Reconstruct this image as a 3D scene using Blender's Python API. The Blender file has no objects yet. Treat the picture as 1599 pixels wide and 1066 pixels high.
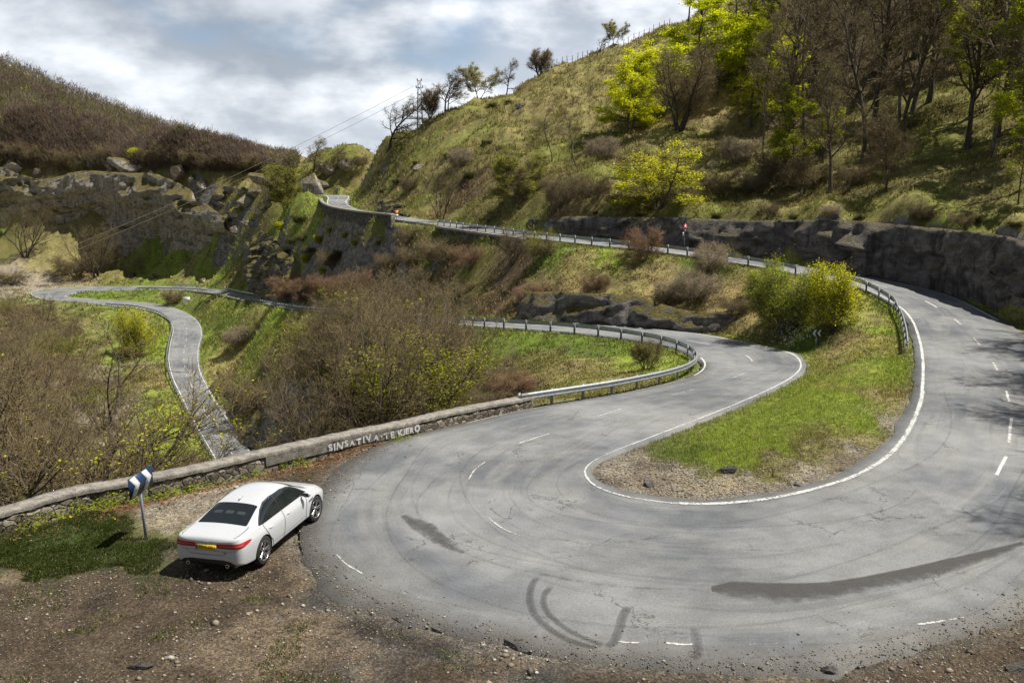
import bpy, math, random
import numpy as np
from mathutils import Vector, Matrix
from mathutils.bvhtree import BVHTree

R = math.radians
SC = bpy.context.scene
COL = SC.collection
# ------------------------------------------------------------------ camera
F, PITCH, CAMZ = 1350.0, R(9.8), 8.8          # focal length in photo pixels
cam_d = bpy.data.cameras.new('camera'); cam = bpy.data.objects.new('camera', cam_d); COL.objects.link(cam)
cam.location = (0, 0, CAMZ); cam.rotation_euler = (R(90) - PITCH, 0, 0)
cam_d.sensor_width = 36; cam_d.lens = F / 1599 * 36; cam_d.clip_start = 0.3; cam_d.clip_end = 6000
SC.camera = cam
# ------------------------------------------------------------------ light
SUN_DIR = Vector((0.48, 0.02, 0.87)).normalized()      # towards the sun
sun_el = math.asin(SUN_DIR.z); sun_az = math.atan2(SUN_DIR.x, SUN_DIR.y)
sd = bpy.data.lights.new('sun', 'SUN'); sd.energy = 5.0; sd.angle = R(0.55); sd.color = (1.0, 0.95, 0.86)
so = bpy.data.objects.new('sun', sd); COL.objects.link(so)
so.rotation_euler = (-SUN_DIR).to_track_quat('-Z', 'Y').to_euler(); so.location = (40, 20, 80)
W = bpy.data.worlds.new('World'); SC.world = W; W.use_nodes = True
SC.view_settings.view_transform = 'Standard'; SC.view_settings.look = 'None'
SC.view_settings.exposure = 0.48; SC.view_settings.gamma = 1.0


class NT:
    """small node-tree helper"""
    def __init__(s, tree):
        s.t = tree; tree.nodes.clear()
    def n(s, typ, props=None, **inp):
        nd = s.t.nodes.new(typ)
        for k, v in (props or {}).items(): setattr(nd, k, v)
        for k, v in inp.items():
            key = int(k[1:]) if k[0] == '_' and k[1:].isdigit() else k.replace('_', ' ')
            sock = nd.inputs[key]
            if isinstance(v, bpy.types.NodeSocket): s.t.links.new(v, sock)
            elif isinstance(v, bpy.types.Node): s.t.links.new(v.outputs[0], sock)
            else:
                if sock.type == 'RGBA' and len(v) == 3: v = (*v, 1)
                sock.default_value = v
        return nd
    def link(s, a, b): s.t.links.new(a, b)
    def math(s, op, a, b=0.0, clamp=False):
        return s.n('ShaderNodeMath', {'operation': op, 'use_clamp': clamp}, _0=a, _1=b).outputs[0]
    def vmath(s, op, a, b=(0, 0, 0)):
        nd = s.n('ShaderNodeVectorMath', {'operation': op}, _0=a)
        if op == 'SCALE': nd.inputs['Scale'].default_value = b
        elif isinstance(b, (bpy.types.NodeSocket, bpy.types.Node)): s.link(b.outputs[0] if isinstance(b, bpy.types.Node) else b, nd.inputs[1])
        else: nd.inputs[1].default_value = b
        return nd.outputs[0]
    def mix(s, f, a, b, mode='MIX'):
        nd = s.t.nodes.new('ShaderNodeMix'); nd.data_type = 'RGBA'; nd.blend_type = mode
        for key, v in ((0, f), (6, a), (7, b)):
            sock = nd.inputs[key]
            if isinstance(v, bpy.types.NodeSocket): s.link(v, sock)
            elif isinstance(v, (int, float)): sock.default_value = v if key == 0 else (v, v, v, 1)
            else: sock.default_value = (*v, 1) if len(v) == 3 else v
        return nd.outputs[2]
    def noise(s, vec, scale, detail=4, rough=0.55, dist=0.0):
        return s.n('ShaderNodeTexNoise', None, Vector=vec, Scale=scale, Detail=detail, Roughness=rough, Distortion=dist).outputs[0]
    def ramp(s, f, lo, hi, a=0.0, b=1.0):
        return s.n('ShaderNodeMapRange', {'interpolation_type': 'SMOOTHSTEP'}, Value=f, From_Min=lo, From_Max=hi, To_Min=a, To_Max=b).outputs[0]
    def attr(s, name, out='Fac'):
        return s.n('ShaderNodeAttribute', {'attribute_name': name}).outputs[out]
    def bump(s, h, strength=0.5, dist=0.02):
        return s.n('ShaderNodeBump', None, Height=h, Strength=strength, Distance=dist).outputs[0]
    def pos(s):
        return s.n('ShaderNodeNewGeometry').outputs['Position']
    def obj(s):
        return s.n('ShaderNodeTexCoord').outputs['Object']
    def bsdf(s, col, rough=0.8, **kw):
        b = s.n('ShaderNodeBsdfPrincipled', None, Base_Color=col, Roughness=rough, **kw)
        o = s.t.nodes.new('ShaderNodeOutputMaterial'); s.link(b.outputs[0], o.inputs[0]); return b


def build_world():
    t = NT(W.node_tree)
    sky = t.n('ShaderNodeTexSky', {'sky_type': 'NISHITA', 'sun_disc': False, 'sun_elevation': sun_el, 'sun_rotation': sun_az,
                                   'air_density': 1.0, 'dust_density': 1.0, 'ozone_density': 1.2, 'altitude': 900.0})
    skyc = t.vmath('SCALE', sky.outputs[0], 0.085)
    d = t.n('ShaderNodeTexCoord').outputs['Generated']
    sp = t.n('ShaderNodeSeparateXYZ', None, Vector=d)
    z = t.math('MAXIMUM', sp.outputs[2], 0.0)
    p = t.vmath('ADD', t.vmath('MULTIPLY', d, (3.0, 3.0, 6.4)), (3.1, 1.7, 0.4))
    big = t.noise(p, 0.7, 3, 0.5, 0.1)
    med = t.noise(p, 1.15, 7, 0.5, 0.1)
    fin = t.noise(p, 3.4, 7, 0.55, 0.1)
    cov = t.math('ADD', t.math('MULTIPLY', big, 0.5), t.math('MULTIPLY', med, 0.5))
    cover = t.ramp(cov, 0.36, 0.47)
    # lit and grey parts of the cloud deck, each with billowing detail
    lit = t.math('ADD', t.math('MULTIPLY', med, 0.62), t.math('MULTIPLY', fin, 0.38))
    body = t.ramp(lit, 0.39, 0.60)
    dark = t.ramp(t.noise(t.vmath('ADD', p, (7.7, 2.2, 0)), 0.62, 4, 0.5), 0.38, 0.62)
    c1 = t.mix(body, (0.40, 0.445, 0.51), (1.06, 1.07, 1.09))
    c2 = t.mix(body, (0.24, 0.275, 0.325), (0.66, 0.70, 0.75))
    cc = t.mix(dark, c1, c2)
    low = t.ramp(z, 0.03, 0.20, 1, 0); cc = t.mix(t.math('MULTIPLY', low, 0.45), cc, t.mix(body, (0.50, 0.545, 0.60), (0.95, 0.96, 0.97)))
    bank = t.math('MULTIPLY', t.ramp(t.math('ADD', sp.outputs[0], t.math('MULTIPLY', big, 0.5)), 0.22, -0.12), t.ramp(z, 0.12, 0.20)); cc = t.mix(t.math('MULTIPLY', bank, 0.5), cc, (0.24, 0.275, 0.32))
    zen = t.ramp(z, 0.26, 0.62)
    cc = t.mix(zen, cc, (0.09, 0.105, 0.13)); cc = t.mix(t.ramp(sp.outputs[1], 0.05, -0.45), cc, (0.11, 0.125, 0.15))
    col = t.mix(t.math('MULTIPLY', cover, 0.97), skyc, cc)
    bg = t.n('ShaderNodeBackground', None, Color=col, Strength=1.0)
    o = t.t.nodes.new('ShaderNodeOutputWorld'); t.link(bg.outputs[0], o.inputs[0])
build_world()

# ------------------------------------------------------------------ helpers
CP, SP = math.cos(PITCH), math.sin(PITCH)
def ray(px, py):
    a = (px - 799.5) / F; b = (533 - py) / F
    return np.array([a, CP + b * SP, -SP + b * CP])
def PZ(px, py, z):
    d = ray(px, py); return np.array([0, 0, CAMZ]) + d * ((z - CAMZ) / d[2])
def PY(px, py, y):
    d = ray(px, py); return np.array([0, 0, CAMZ]) + d * (y / d[1])
def sstep(x, a, b):
    t = np.clip((x - a) / (b - a), 0, 1); return t * t * (3 - 2 * t)

def _hash(ix, iy, iz, seed):
    with np.errstate(over='ignore'):
        h = (ix.astype(np.uint32) * np.uint32(374761393) + iy.astype(np.uint32) * np.uint32(668265263)
             + iz.astype(np.uint32) * np.uint32(1274126177) + np.uint32(seed * 2246822519 & 0xffffffff))
        h = (h ^ (h >> np.uint32(13))) * np.uint32(1274126177)
        h = (h ^ (h >> np.uint32(16))) * np.uint32(2246822519)
        h = h ^ (h >> np.uint32(15))
    return h.astype(np.float64) / 4294967295.0
def vnoise(p, seed=0):
    p = np.asarray(p, float); i = np.floor(p).astype(np.int64); f = p - i; f = f * f * (3 - 2 * f)
    i = i + 100000
    o = 0
    for dx in (0, 1):
        wx = f[:, 0] if dx else 1 - f[:, 0]
        for dy in (0, 1):
            wy = f[:, 1] if dy else 1 - f[:, 1]
            for dz in (0, 1):
                wz = f[:, 2] if dz else 1 - f[:, 2]
                o = o + wx * wy * wz * _hash(i[:, 0] + dx, i[:, 1] + dy, i[:, 2] + dz, seed)
    return o * 2 - 1
def fbm(p, octv=4, seed=0, gain=0.5, lac=2.03):
    p = np.asarray(p, float); a = 1; s = 0; o = 0
    for k in range(octv):
        o = o + a * vnoise(p * lac ** k + 17.3 * k, seed + k); s += a; a *= gain
    return o / s
def ridged(p, octv=4, seed=0):
    p = np.asarray(p, float); a = 1; s = 0; o = 0
    for k in range(octv):
        o = o + a * (1 - 2 * np.abs(vnoise(p * 2.07 ** k + 9.1 * k, seed + k))); s += a; a *= 0.5
    return o / s

def mesh_np(name, V, faces_list, mat=None, attrs=None, smooth=False):
    """V (n,3); faces_list: list of int arrays (m,k), k = 3 or 4"""
    me = bpy.data.meshes.new(name)
    V = np.ascontiguousarray(V, dtype=np.float32)
    faces_list = [np.asarray(f, dtype=np.int32) for f in faces_list if len(f)]
    loops = np.concatenate([f.ravel() for f in faces_list]) if faces_list else np.zeros(0, np.int32)
    sizes = np.concatenate([np.full(len(f), f.shape[1], np.int32) for f in faces_list]) if faces_list else np.zeros(0, np.int32)
    starts = np.concatenate([[0], np.cumsum(sizes)[:-1]]).astype(np.int32) if len(sizes) else sizes
    me.vertices.add(len(V)); me.vertices.foreach_set('co', V.ravel())
    me.loops.add(len(loops)); me.loops.foreach_set('vertex_index', loops)
    me.polygons.add(len(sizes)); me.polygons.foreach_set('loop_start', starts); me.polygons.foreach_set('loop_total', sizes)
    if smooth: me.polygons.foreach_set('use_smooth', np.ones(len(sizes), bool))
    me.update(calc_edges=True); me.validate()
    for k, a in (attrs or {}).items():
        a = np.asarray(a, np.float32)
        if a.ndim == 1:
            at = me.attributes.new(k, 'FLOAT', 'POINT'); at.data.foreach_set('value', a)
        else:
            at = me.attributes.new(k, 'FLOAT_COLOR', 'POINT')
            at.data.foreach_set('color', np.concatenate([a[:, :3], np.ones((len(a), 1), np.float32)], 1).ravel())
    if mat: me.materials.append(mat)
    return me
def link(name, me, parent=None):
    o = bpy.data.objects.new(name, me); COL.objects.link(o)
    if parent is not None: o.parent = parent
    return o
def tag(o, label=None, cat=None, group=None, kind=None):
    if label: o['label'] = label
    if cat: o['category'] = cat
    if group: o['group'] = group
    if kind: o['kind'] = kind
    return o
def empty(name, loc=(0, 0, 0), rz=0.0, scale=1.0):
    o = bpy.data.objects.new(name, None); COL.objects.link(o); o.empty_display_size = 0.3
    o.location = [float(c) for c in loc]; o.rotation_euler = (0, 0, rz)
    o.scale = (scale,) * 3 if isinstance(scale, (int, float)) else scale
    return o

class MB:
    """collects shapes into one mesh"""
    def __init__(s): s.V = []; s.F3 = []; s.F4 = []; s.n = 0
    def add(s, V, F4=(), F3=()):
        V = np.asarray(V, float).reshape(-1, 3)
        if len(F4): s.F4.append(np.asarray(F4, int) + s.n)
        if len(F3): s.F3.append(np.asarray(F3, int) + s.n)
        s.V.append(V); s.n += len(V)
    def box(s, c, size, M=None, bevel=0.0):
        x, y, z = [k / 2 for k in size]
        V = np.array([(a * x, b * y, d * z) for a in (-1, 1) for b in (-1, 1) for d in (-1, 1)])
        if M is not None: V = V @ np.array(M).T
        s.add(V + np.array(c), [(0, 1, 3, 2), (4, 6, 7, 5), (0, 4, 5, 1), (2, 3, 7, 6), (0, 2, 6, 4), (1, 5, 7, 3)])
    def tube(s, pts, rad, n=8, cap=True):
        pts = np.asarray(pts, float); k = len(pts)
        rad = np.full(k, rad) if np.isscalar(rad) else np.asarray(rad, float)
        V = tube_v(pts, rad, n); F4 = tube_f(k, n); F3 = []
        s.add(V, F4)
        if cap:
            b = s.n - k * n
            for st in (0, (k - 1) * n):
                s.V.append(pts[[0 if st == 0 else -1]]); ci = s.n; s.n += 1
                idx = b + st + np.arange(n); nx = b + st + (np.arange(n) + 1) % n
                s.F3.append(np.stack([np.full(n, ci), nx, idx] if st == 0 else [np.full(n, ci), idx, nx], 1))
    def lathe(s, prof, n=24, axis='y', c=(0, 0, 0)):
        """prof: list of (radius, along)"""
        k = len(prof); a = np.linspace(0, 2 * np.pi, n, endpoint=False); V = []
        for r, h in prof:
            ca, sa = r * np.cos(a), r * np.sin(a); hh = np.full(n, h)
            V.append(np.stack({'y': [ca, hh, sa], 'z': [ca, sa, hh], 'x': [hh, ca, sa]}[axis], 1))
        s.add(np.concatenate(V) + np.array(c), tube_f(k, n))
    def data(s):
        f = []
        if s.F4: f.append(np.concatenate(s.F4))
        if s.F3: f.append(np.concatenate(s.F3))
        return np.concatenate(s.V), f
    def build(s, name, mat, parent=None, smooth=False):
        V, f = s.data(); return link(name, mesh_np(name, V, f, mat, smooth=smooth), parent)
def tube_f(k, n):
    i = np.arange(k - 1)[:, None] * n; j = np.arange(n)[None]; j2 = (j + 1) % n
    return np.stack([i + j, i + j2, i + n + j2, i + n + j], -1).reshape(-1, 4)
def tube_v(pts, rad, n):
    t = np.gradient(pts, axis=0); t /= np.linalg.norm(t, axis=1, keepdims=True) + 1e-9
    ref = np.where(np.abs(t[:, 2:3]) > 0.9, np.array([[1., 0, 0]]), np.array([[0., 0, 1]]))
    a = np.cross(t, ref); a /= np.linalg.norm(a, axis=1, keepdims=True) + 1e-9; b = np.cross(t, a)
    an = np.linspace(0, 2 * np.pi, n, endpoint=False)
    return (pts[:, None] + rad[:, None, None] * (np.cos(an)[None, :, None] * a[:, None] + np.sin(an)[None, :, None] * b[:, None])).reshape(-1, 3)
def grid_f(nu, nv):
    i = np.arange(nu - 1)[:, None] * nv; j = np.arange(nv - 1)[None]
    return np.stack([i + j, i + nv + j, i + nv + j + 1, i + j + 1], -1).reshape(-1, 4)
def catmull(P, sub):
    """P (n,d) -> dense points; sub = list of subdivisions per segment or int"""
    P = np.asarray(P, float); n = len(P); out = []
    E = np.concatenate([[2 * P[0] - P[1]], P, [2 * P[-1] - P[-2]]])
    for i in range(n - 1):
        k = sub if np.isscalar(sub) else sub[i]
        t = np.linspace(0, 1, k, endpoint=False)[:, None]
        a, b, c, d = E[i:i + 4]
        out.append(0.5 * ((2 * b) + (c - a) * t + (2 * a - 5 * b + 4 * c - d) * t ** 2 + (3 * b - a - 3 * c + d) * t ** 3))
    out.append(P[-1:]); return np.concatenate(out)
def arclen(P): return np.concatenate([[0], np.cumsum(np.linalg.norm(np.diff(P, axis=0), axis=1))])
def resample(P, step):
    P = np.asarray(P, float); s = arclen(P); n = max(2, int(round(s[-1] / step)) + 1); q = np.linspace(0, s[-1], n)
    return np.stack([np.interp(q, s, P[:, k]) for k in range(P.shape[1])], 1)

# ------------------------------------------------------------------ materials
def material(name):
    m = bpy.data.materials.new(name); m.use_nodes = True; return m, NT(m.node_tree)
def simple(name, col, rough=0.6, metal=0.0, var=0.12, scale=8.0, bump=0.0, bscale=60, **kw):
    m, t = material(name); p = t.obj()
    c = t.mix(t.ramp(t.noise(p, scale, 5, 0.6), 0.3, 0.7), tuple(x * (1 - var) for x in col), tuple(min(1, x * (1 + var)) for x in col))
    b = t.bsdf(c, rough, Metallic=metal, **kw)
    if bump: t.link(t.bump(t.noise(p, bscale, 4), bump, 0.01), b.inputs['Normal'])
    return m
M = {}
def mat_terrain():
    m, t = material('terrain'); p = t.pos()
    base = t.attr('col', 'Color'); rock = t.attr('rock'); grit = t.attr('grit')
    n1 = t.noise(p, 1.3, 6, 0.65); n2 = t.noise(p, 9.0, 5, 0.7); n3 = t.noise(p, 42.0, 3, 0.7)
    k = t.math('ADD', t.math('ADD', t.math('MULTIPLY', n1, 1.0), t.math('MULTIPLY', n2, 0.9)), t.math('MULTIPLY', n3, 0.7))
    k = t.ramp(k, 0.85, 1.75, 0.38, 1.62)
    c = t.mix(1.0, base, t.n('ShaderNodeCombineColor', None, Red=k, Green=k, Blue=k).outputs[0], 'MULTIPLY')
    # dead stalks and moss
    c = t.mix(t.math('MULTIPLY', t.ramp(t.noise(p, 3.1, 5, 0.7), 0.56, 0.72), 0.35), c, t.mix(1.0, c, (1.7, 1.5, 1.25), 'MULTIPLY'))
    # gravel grains where there is grit
    vo = t.n('ShaderNodeTexVoronoi', {'feature': 'F1'}, Vector=p, Scale=26.0)
    g = t.mix(1.0, c, t.mix(t.ramp(vo.outputs['Color'], 0.2, 0.95), (0.55, 0.55, 0.57), (1.75, 1.7, 1.6)), 'MULTIPLY')
    c = t.mix(t.math('MULTIPLY', grit, 0.8), c, g)
    # rock
    pr = t.vmath('MULTIPLY', p, (1, 1, 1.9))
    r1 = t.noise(pr, 0.9, 8, 0.65, 0.6); r2 = t.noise(pr, 6.0, 6, 0.7)
    rc = t.mix(t.ramp(r1, 0.35, 0.7), (0.085, 0.08, 0.078), (0.30, 0.285, 0.265))
    rc = t.mix(t.ramp(r2, 0.52, 0.75), rc, (0.055, 0.05, 0.045))
    c = t.mix(t.ramp(t.math('ADD', rock, t.math('MULTIPLY', t.math('SUBTRACT', r2, 0.5), 0.7)), 0.4, 0.6), c, rc)
    b = t.bsdf(c, 0.95, Specular_IOR_Level=0.2)
    h = t.math('ADD', t.math('MULTIPLY', n2, 1.0), t.math('MULTIPLY', n3, 0.35))
    t.link(t.bump(h, 0.9, 0.10), b.inputs['Normal'])
    return m
def mat_rock(name, dark, light, stain=(0.05, 0.045, 0.04), moss=(0.10, 0.095, 0.02), mossamt=1.0):
    m, t = material(name); p = t.pos(); pr = t.vmath('MULTIPLY', p, (1, 1, 1.7))
    r1 = t.noise(pr, 0.55, 9, 0.68, 0.8); r2 = t.noise(pr, 4.0, 7, 0.7, 0.3)
    c = t.mix(t.ramp(r1, 0.33, 0.68), dark, light)
    str_ = t.noise(t.vmath('MULTIPLY', p, (1.6, 1.6, 0.16)), 1.0, 5, 0.6)
    c = t.mix(t.math('MULTIPLY', t.ramp(str_, 0.5, 0.66), 0.75), c, stain)
    vo = t.n('ShaderNodeTexVoronoi', {'feature': 'DISTANCE_TO_EDGE'}, Vector=t.vmath('ADD', pr, t.vmath('SCALE', t.n('ShaderNodeTexNoise', None, Vector=pr, Scale=1.7, Detail=5).outputs[1], 1.3)), Scale=0.8).outputs[0]
    crack = t.ramp(vo, 0.0, 0.05, 1.0, 0.0)
    c = t.mix(t.math('MULTIPLY', t.math('MULTIPLY', crack, 0.5), t.ramp(r1, .45, .6)), c, tuple(x * 0.4 for x in dark))
    c = t.mix(t.ramp(r2, 0.57, 0.75), c, t.mix(1.0, c, (0.5, 0.48, 0.45), 'MULTIPLY'))
    nz = t.n('ShaderNodeSeparateXYZ', None, Vector=t.n('ShaderNodeNewGeometry').outputs['Normal']).outputs[2]
    mo = t.math('MULTIPLY', t.ramp(t.math('ADD', nz, t.math('MULTIPLY', r1, 0.8)), 0.82, 1.1), mossamt, True)
    c = t.mix(mo, c, t.mix(t.ramp(r2, 0.35, 0.65), moss, (0.20, 0.16, 0.07)))
    b = t.bsdf(c, 0.93, Specular_IOR_Level=0.2)
    h = t.math('SUBTRACT', t.math('ADD', r2, t.math('MULTIPLY', t.noise(p, 22, 5, 0.7), 0.35)), t.math('MULTIPLY', crack, 0.2))
    t.link(t.bump(h, 1.0, 0.3), b.inputs['Normal'])
    return m
def mat_asphalt():
    m, t = material('asphalt'); p = t.pos(); tt = t.attr('across'); ss = t.attr('along')
    fine = t.noise(p, 70, 4, 0.8); mid = t.noise(p, 1.1, 6, 0.6)
    stre = t.noise(t.n('ShaderNodeCombineXYZ', None, X=t.math('MULTIPLY', tt, 26.0), Y=t.math('MULTIPLY', ss, 0.10), Z=0.0).outputs[0], 1.0, 6, 0.65, 0.25)
    big = t.noise(p, 0.16, 4, 0.55)
    grain = t.noise(p, 17, 5, 0.85); blot = t.noise(t.n('ShaderNodeCombineXYZ', None, X=t.math('MULTIPLY', tt, 7.0), Y=t.math('MULTIPLY', ss, 0.22), Z=3.0).outputs[0], 1.0, 6, 0.6, 0.4)
    c = t.mix(t.ramp(big, 0.36, 0.62), (0.112, 0.120, 0.132), (0.212, 0.216, 0.219))
    c = t.mix(t.math('MULTIPLY', t.ramp(blot, 0.40, 0.66), 0.6), c, (0.225, 0.222, 0.212))
    cell = t.n('ShaderNodeTexVoronoi', {'feature': 'F1'}, Vector=t.vmath('ADD', p, t.vmath('SCALE', t.n('ShaderNodeTexNoise', None, Vector=p, Scale=.5, Detail=4).outputs[1], 1.2)), Scale=0.16).outputs['Color']
    k = t.math('ADD', t.math('ADD', t.ramp(fine, 0.25, 0.75, 0.80, 1.20), t.ramp(mid, 0.3, 0.7, -0.13, 0.13)), t.math('ADD', t.ramp(grain, 0.3, 0.7, -0.24, 0.24), t.ramp(cell, 0.2, 0.8, -0.07, 0.07)))
    c = t.mix(1.0, c, t.n('ShaderNodeCombineColor', None, Red=k, Green=k, Blue=k).outputs[0], 'MULTIPLY')
    c = t.mix(t.math('MULTIPLY', t.ramp(stre, 0.54, 0.72), 0.36), c, (0.075, 0.075, 0.078))
    c = t.mix(t.math('MULTIPLY', t.ramp(stre, 0.46, 0.28), 0.22), c, (0.30, 0.295, 0.285))
    # cracks
    wob = t.n('ShaderNodeTexNoise', None, Vector=p, Scale=1.6, Detail=6, Roughness=0.65).outputs[1]
    pc = t.vmath('ADD', p, t.vmath('SCALE', wob, 1.5))
    vo = t.n('ShaderNodeTexVoronoi', {'feature': 'DISTANCE_TO_EDGE'}, Vector=pc, Scale=0.42).outputs[0]
    cm = t.math('MULTIPLY', t.ramp(t.noise(p, 0.33, 3, 0.6), 0.53, 0.60), t.ramp(t.n('ShaderNodeSeparateXYZ', None, Vector=p).outputs[1], 40.0, 55.0, 1, 0))
    cr = t.math('MULTIPLY', t.ramp(vo, 0.003, 0.012, 1, 0), cm)
    c = t.mix(t.math('MULTIPLY', cr, 0.75), c, (0.035, 0.034, 0.034))
    # crumbled dusty margins
    ed = t.math('MINIMUM', t.attr('edge_m'), 3.0)
    em = t.ramp(t.math('ADD', ed, t.math('MULTIPLY', t.noise(p, 2.2, 6, 0.7), 1.2)), 0.75, 2.1, 1, 0)
    c = t.mix(t.math('MULTIPLY', em, 0.78), c, t.mix(t.ramp(fine, 0.4, 0.6), (0.06, 0.056, 0.05), (0.19, 0.175, 0.15)))
    rg = t.ramp(stre, 0.4, 0.7, 0.88, 0.7)
    b = t.bsdf(c, rg, Specular_IOR_Level=0.3)
    t.link(t.bump(t.math('SUBTRACT', t.math('ADD', t.noise(p, 90, 3, 0.8), t.math('MULTIPLY', mid, 0.6)), cr), 0.45, 0.012), b.inputs['Normal'])
    return m
def decal(name, col, wear_lo, wear_hi, nscale=14.0, amt=1.0, rough=0.7, soft=True):
    """worn paint, rubber or damp lying on the asphalt: attribute 'a' is its coverage"""
    m, t = material(name); p = t.pos()
    n = t.math('ADD', t.math('MULTIPLY', t.noise(p, nscale, 6, 0.75), 0.7), t.math('MULTIPLY', t.noise(p, nscale * 0.13, 4, 0.6), 0.3))
    a = t.attr('a') if soft else t.math('ADD', 1.0, 0.0)
    f = t.math('MULTIPLY', t.ramp(t.math('ADD', n, t.math('SUBTRACT', a, 1.0)), wear_lo, wear_hi), amt, True)
    c = t.mix(t.ramp(t.noise(p, 50, 3, 0.7), 0.3, 0.7), tuple(x * 0.82 for x in col), tuple(min(1, x * 1.12) for x in col))
    b = t.n('ShaderNodeBsdfPrincipled', None, Base_Color=c, Roughness=rough, Specular_IOR_Level=0.3)
    tr = t.n('ShaderNodeBsdfTransparent')
    mx = t.n('ShaderNodeMixShader', None, Fac=f); t.link(tr.outputs[0], mx.inputs[1]); t.link(b.outputs[0], mx.inputs[2])
    o = t.t.nodes.new('ShaderNodeOutputMaterial'); t.link(mx.outputs[0], o.inputs[0])
    return m
def mat_leaf(name, a, b_, trans=0.5):
    m, t = material(name); rnd = t.n('ShaderNodeObjectInfo').outputs['Random']; p = t.pos()
    f = t.math('ADD', t.math('MULTIPLY', t.noise(p, 0.8, 3, 0.6), 0.8), t.math('MULTIPLY', t.noise(p, 9.0, 2, 0.5), 0.5))
    c = t.mix(t.ramp(f, 0.4, 0.9), a, b_)
    c = t.mix(1.0, c, t.mix(rnd, (0.85, 0.88, 0.8), (1.12, 1.08, 1.1)), 'MULTIPLY')
    d = t.n('ShaderNodeBsdfDiffuse', None, Color=c); tr = t.n('ShaderNodeBsdfTranslucent', None, Color=t.mix(1.0, c, (1.25, 1.25, 0.7), 'MULTIPLY'))
    mx = t.n('ShaderNodeMixShader', None, Fac=trans); t.link(d.outputs[0], mx.inputs[1]); t.link(tr.outputs[0], mx.inputs[2])
    o = t.t.nodes.new('ShaderNodeOutputMaterial'); t.link(mx.outputs[0], o.inputs[0])
    return m
def mat_bark(name, a, b_):
    m, t = material(name); p = t.obj(); rnd = t.n('ShaderNodeObjectInfo').outputs['Random']
    c = t.mix(t.ramp(t.noise(t.vmath('MULTIPLY', p, (1, 1, 0.35)), 7.0, 6, 0.7), 0.35, 0.68), a, b_)
    c = t.mix(1.0, c, t.mix(rnd, (0.8, 0.8, 0.8), (1.2, 1.17, 1.12)), 'MULTIPLY')
    b = t.bsdf(c, 0.9, Specular_IOR_Level=0.2)
    t.link(t.bump(t.noise(t.vmath('MULTIPLY', p, (1, 1, 0.3)), 18.0, 4, 0.7), 0.7, 0.03), b.inputs['Normal'])
    return m
def mat_blade(name, trans=0.35):
    m, t = material(name); c = t.attr('col', 'Color')
    d = t.n('ShaderNodeBsdfDiffuse', None, Color=c); tr = t.n('ShaderNodeBsdfTranslucent', None, Color=c)
    mx = t.n('ShaderNodeMixShader', None, Fac=trans); t.link(d.outputs[0], mx.inputs[1]); t.link(tr.outputs[0], mx.inputs[2])
    o = t.t.nodes.new('ShaderNodeOutputMaterial'); t.link(mx.outputs[0], o.inputs[0]); return m
def mat_wall(name, dark, light, scale=3.4, lichen=0.5):
    m, t = material(name); p = t.pos()
    wob = t.n('ShaderNodeTexNoise', None, Vector=p, Scale=3.0, Detail=4).outputs[1]
    ps = t.vmath('MULTIPLY', t.vmath('ADD', p, t.vmath('SCALE', wob, 0.22)), (1, 1, 1.5))
    v1 = t.n('ShaderNodeTexVoronoi', {'feature': 'DISTANCE_TO_EDGE'}, Vector=ps, Scale=scale).outputs[0]
    v2 = t.n('ShaderNodeTexVoronoi', {'feature': 'F1'}, Vector=ps, Scale=scale).outputs['Color']
    c = t.mix(t.ramp(v2, 0.2, 0.9), dark, light)
    n = t.noise(p, 11, 6, 0.75)
    c = t.mix(t.ramp(n, 0.5, 0.72), c, tuple(x * 0.45 for x in dark))
    c = t.mix(t.math('MULTIPLY', t.ramp(t.noise(p, 6.0, 6, 0.7), 0.55, 0.68), lichen), c, (0.40, 0.39, 0.35))
    j = t.ramp(v1, 0.0, 0.07, 1, 0); c = t.mix(t.math('MULTIPLY', j, 0.8), c, (0.045, 0.04, 0.034))
    b = t.bsdf(c, 0.95, Specular_IOR_Level=0.15)
    t.link(t.bump(t.math('ADD', t.ramp(v1, 0, 0.12), t.math('MULTIPLY', n, 0.6)), 0.9, 0.05), b.inputs['Normal'])
    return m
def mat_conc(name, dark, light):
    m, t = material(name); p = t.pos()
    n = t.noise(p, 4.0, 8, 0.75); n2 = t.noise(p, 26.0, 5, 0.75)
    c = t.mix(t.ramp(n, 0.34, 0.66), dark, light)
    c = t.mix(t.ramp(n2, 0.53, 0.68), c, (0.07, 0.062, 0.05)); c = t.mix(t.ramp(n2, 0.44, 0.33), c, (0.42, 0.405, 0.37))
    b = t.bsdf(c, 0.95, Specular_IOR_Level=0.15); t.link(t.bump(n2, 0.9, 0.03), b.inputs['Normal']); return m

M['terrain'] = mat_terrain(); M['asphalt'] = mat_asphalt()
M['rock'] = mat_rock('grey_rock', (0.13, 0.12, 0.115), (0.40, 0.37, 0.345))
M['cut'] = mat_rock('cutting_rock', (0.09, 0.08, 0.079), (0.30, 0.272, 0.262), mossamt=0.5)
M['stone'] = mat_rock('bare_stone', (0.10, 0.095, 0.09), (0.24, 0.225, 0.205), mossamt=0.0)
M['pale_stone'] = mat_rock('pale_bare_stone', (0.26, 0.24, 0.21), (0.46, 0.43, 0.38), (0.2, .18, .15), mossamt=0.0)
M['lime'] = mat_rock('limestone', (0.27, 0.24, 0.21), (0.58, 0.52, 0.46), stain=(0.10, 0.09, 0.082))
M['line'] = decal('worn_white_paint', (0.66, 0.66, 0.63), 0.36, 0.50, 11.0, 0.85)
M['line_old'] = decal('nearly_worn_off_paint', (0.66, 0.66, 0.63), 0.46, 0.62, 9.0, 0.85)
M['rubber'] = decal('tyre_rubber', (0.04, 0.04, 0.042), 0.05, 0.95, 20.0, 0.56)
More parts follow.
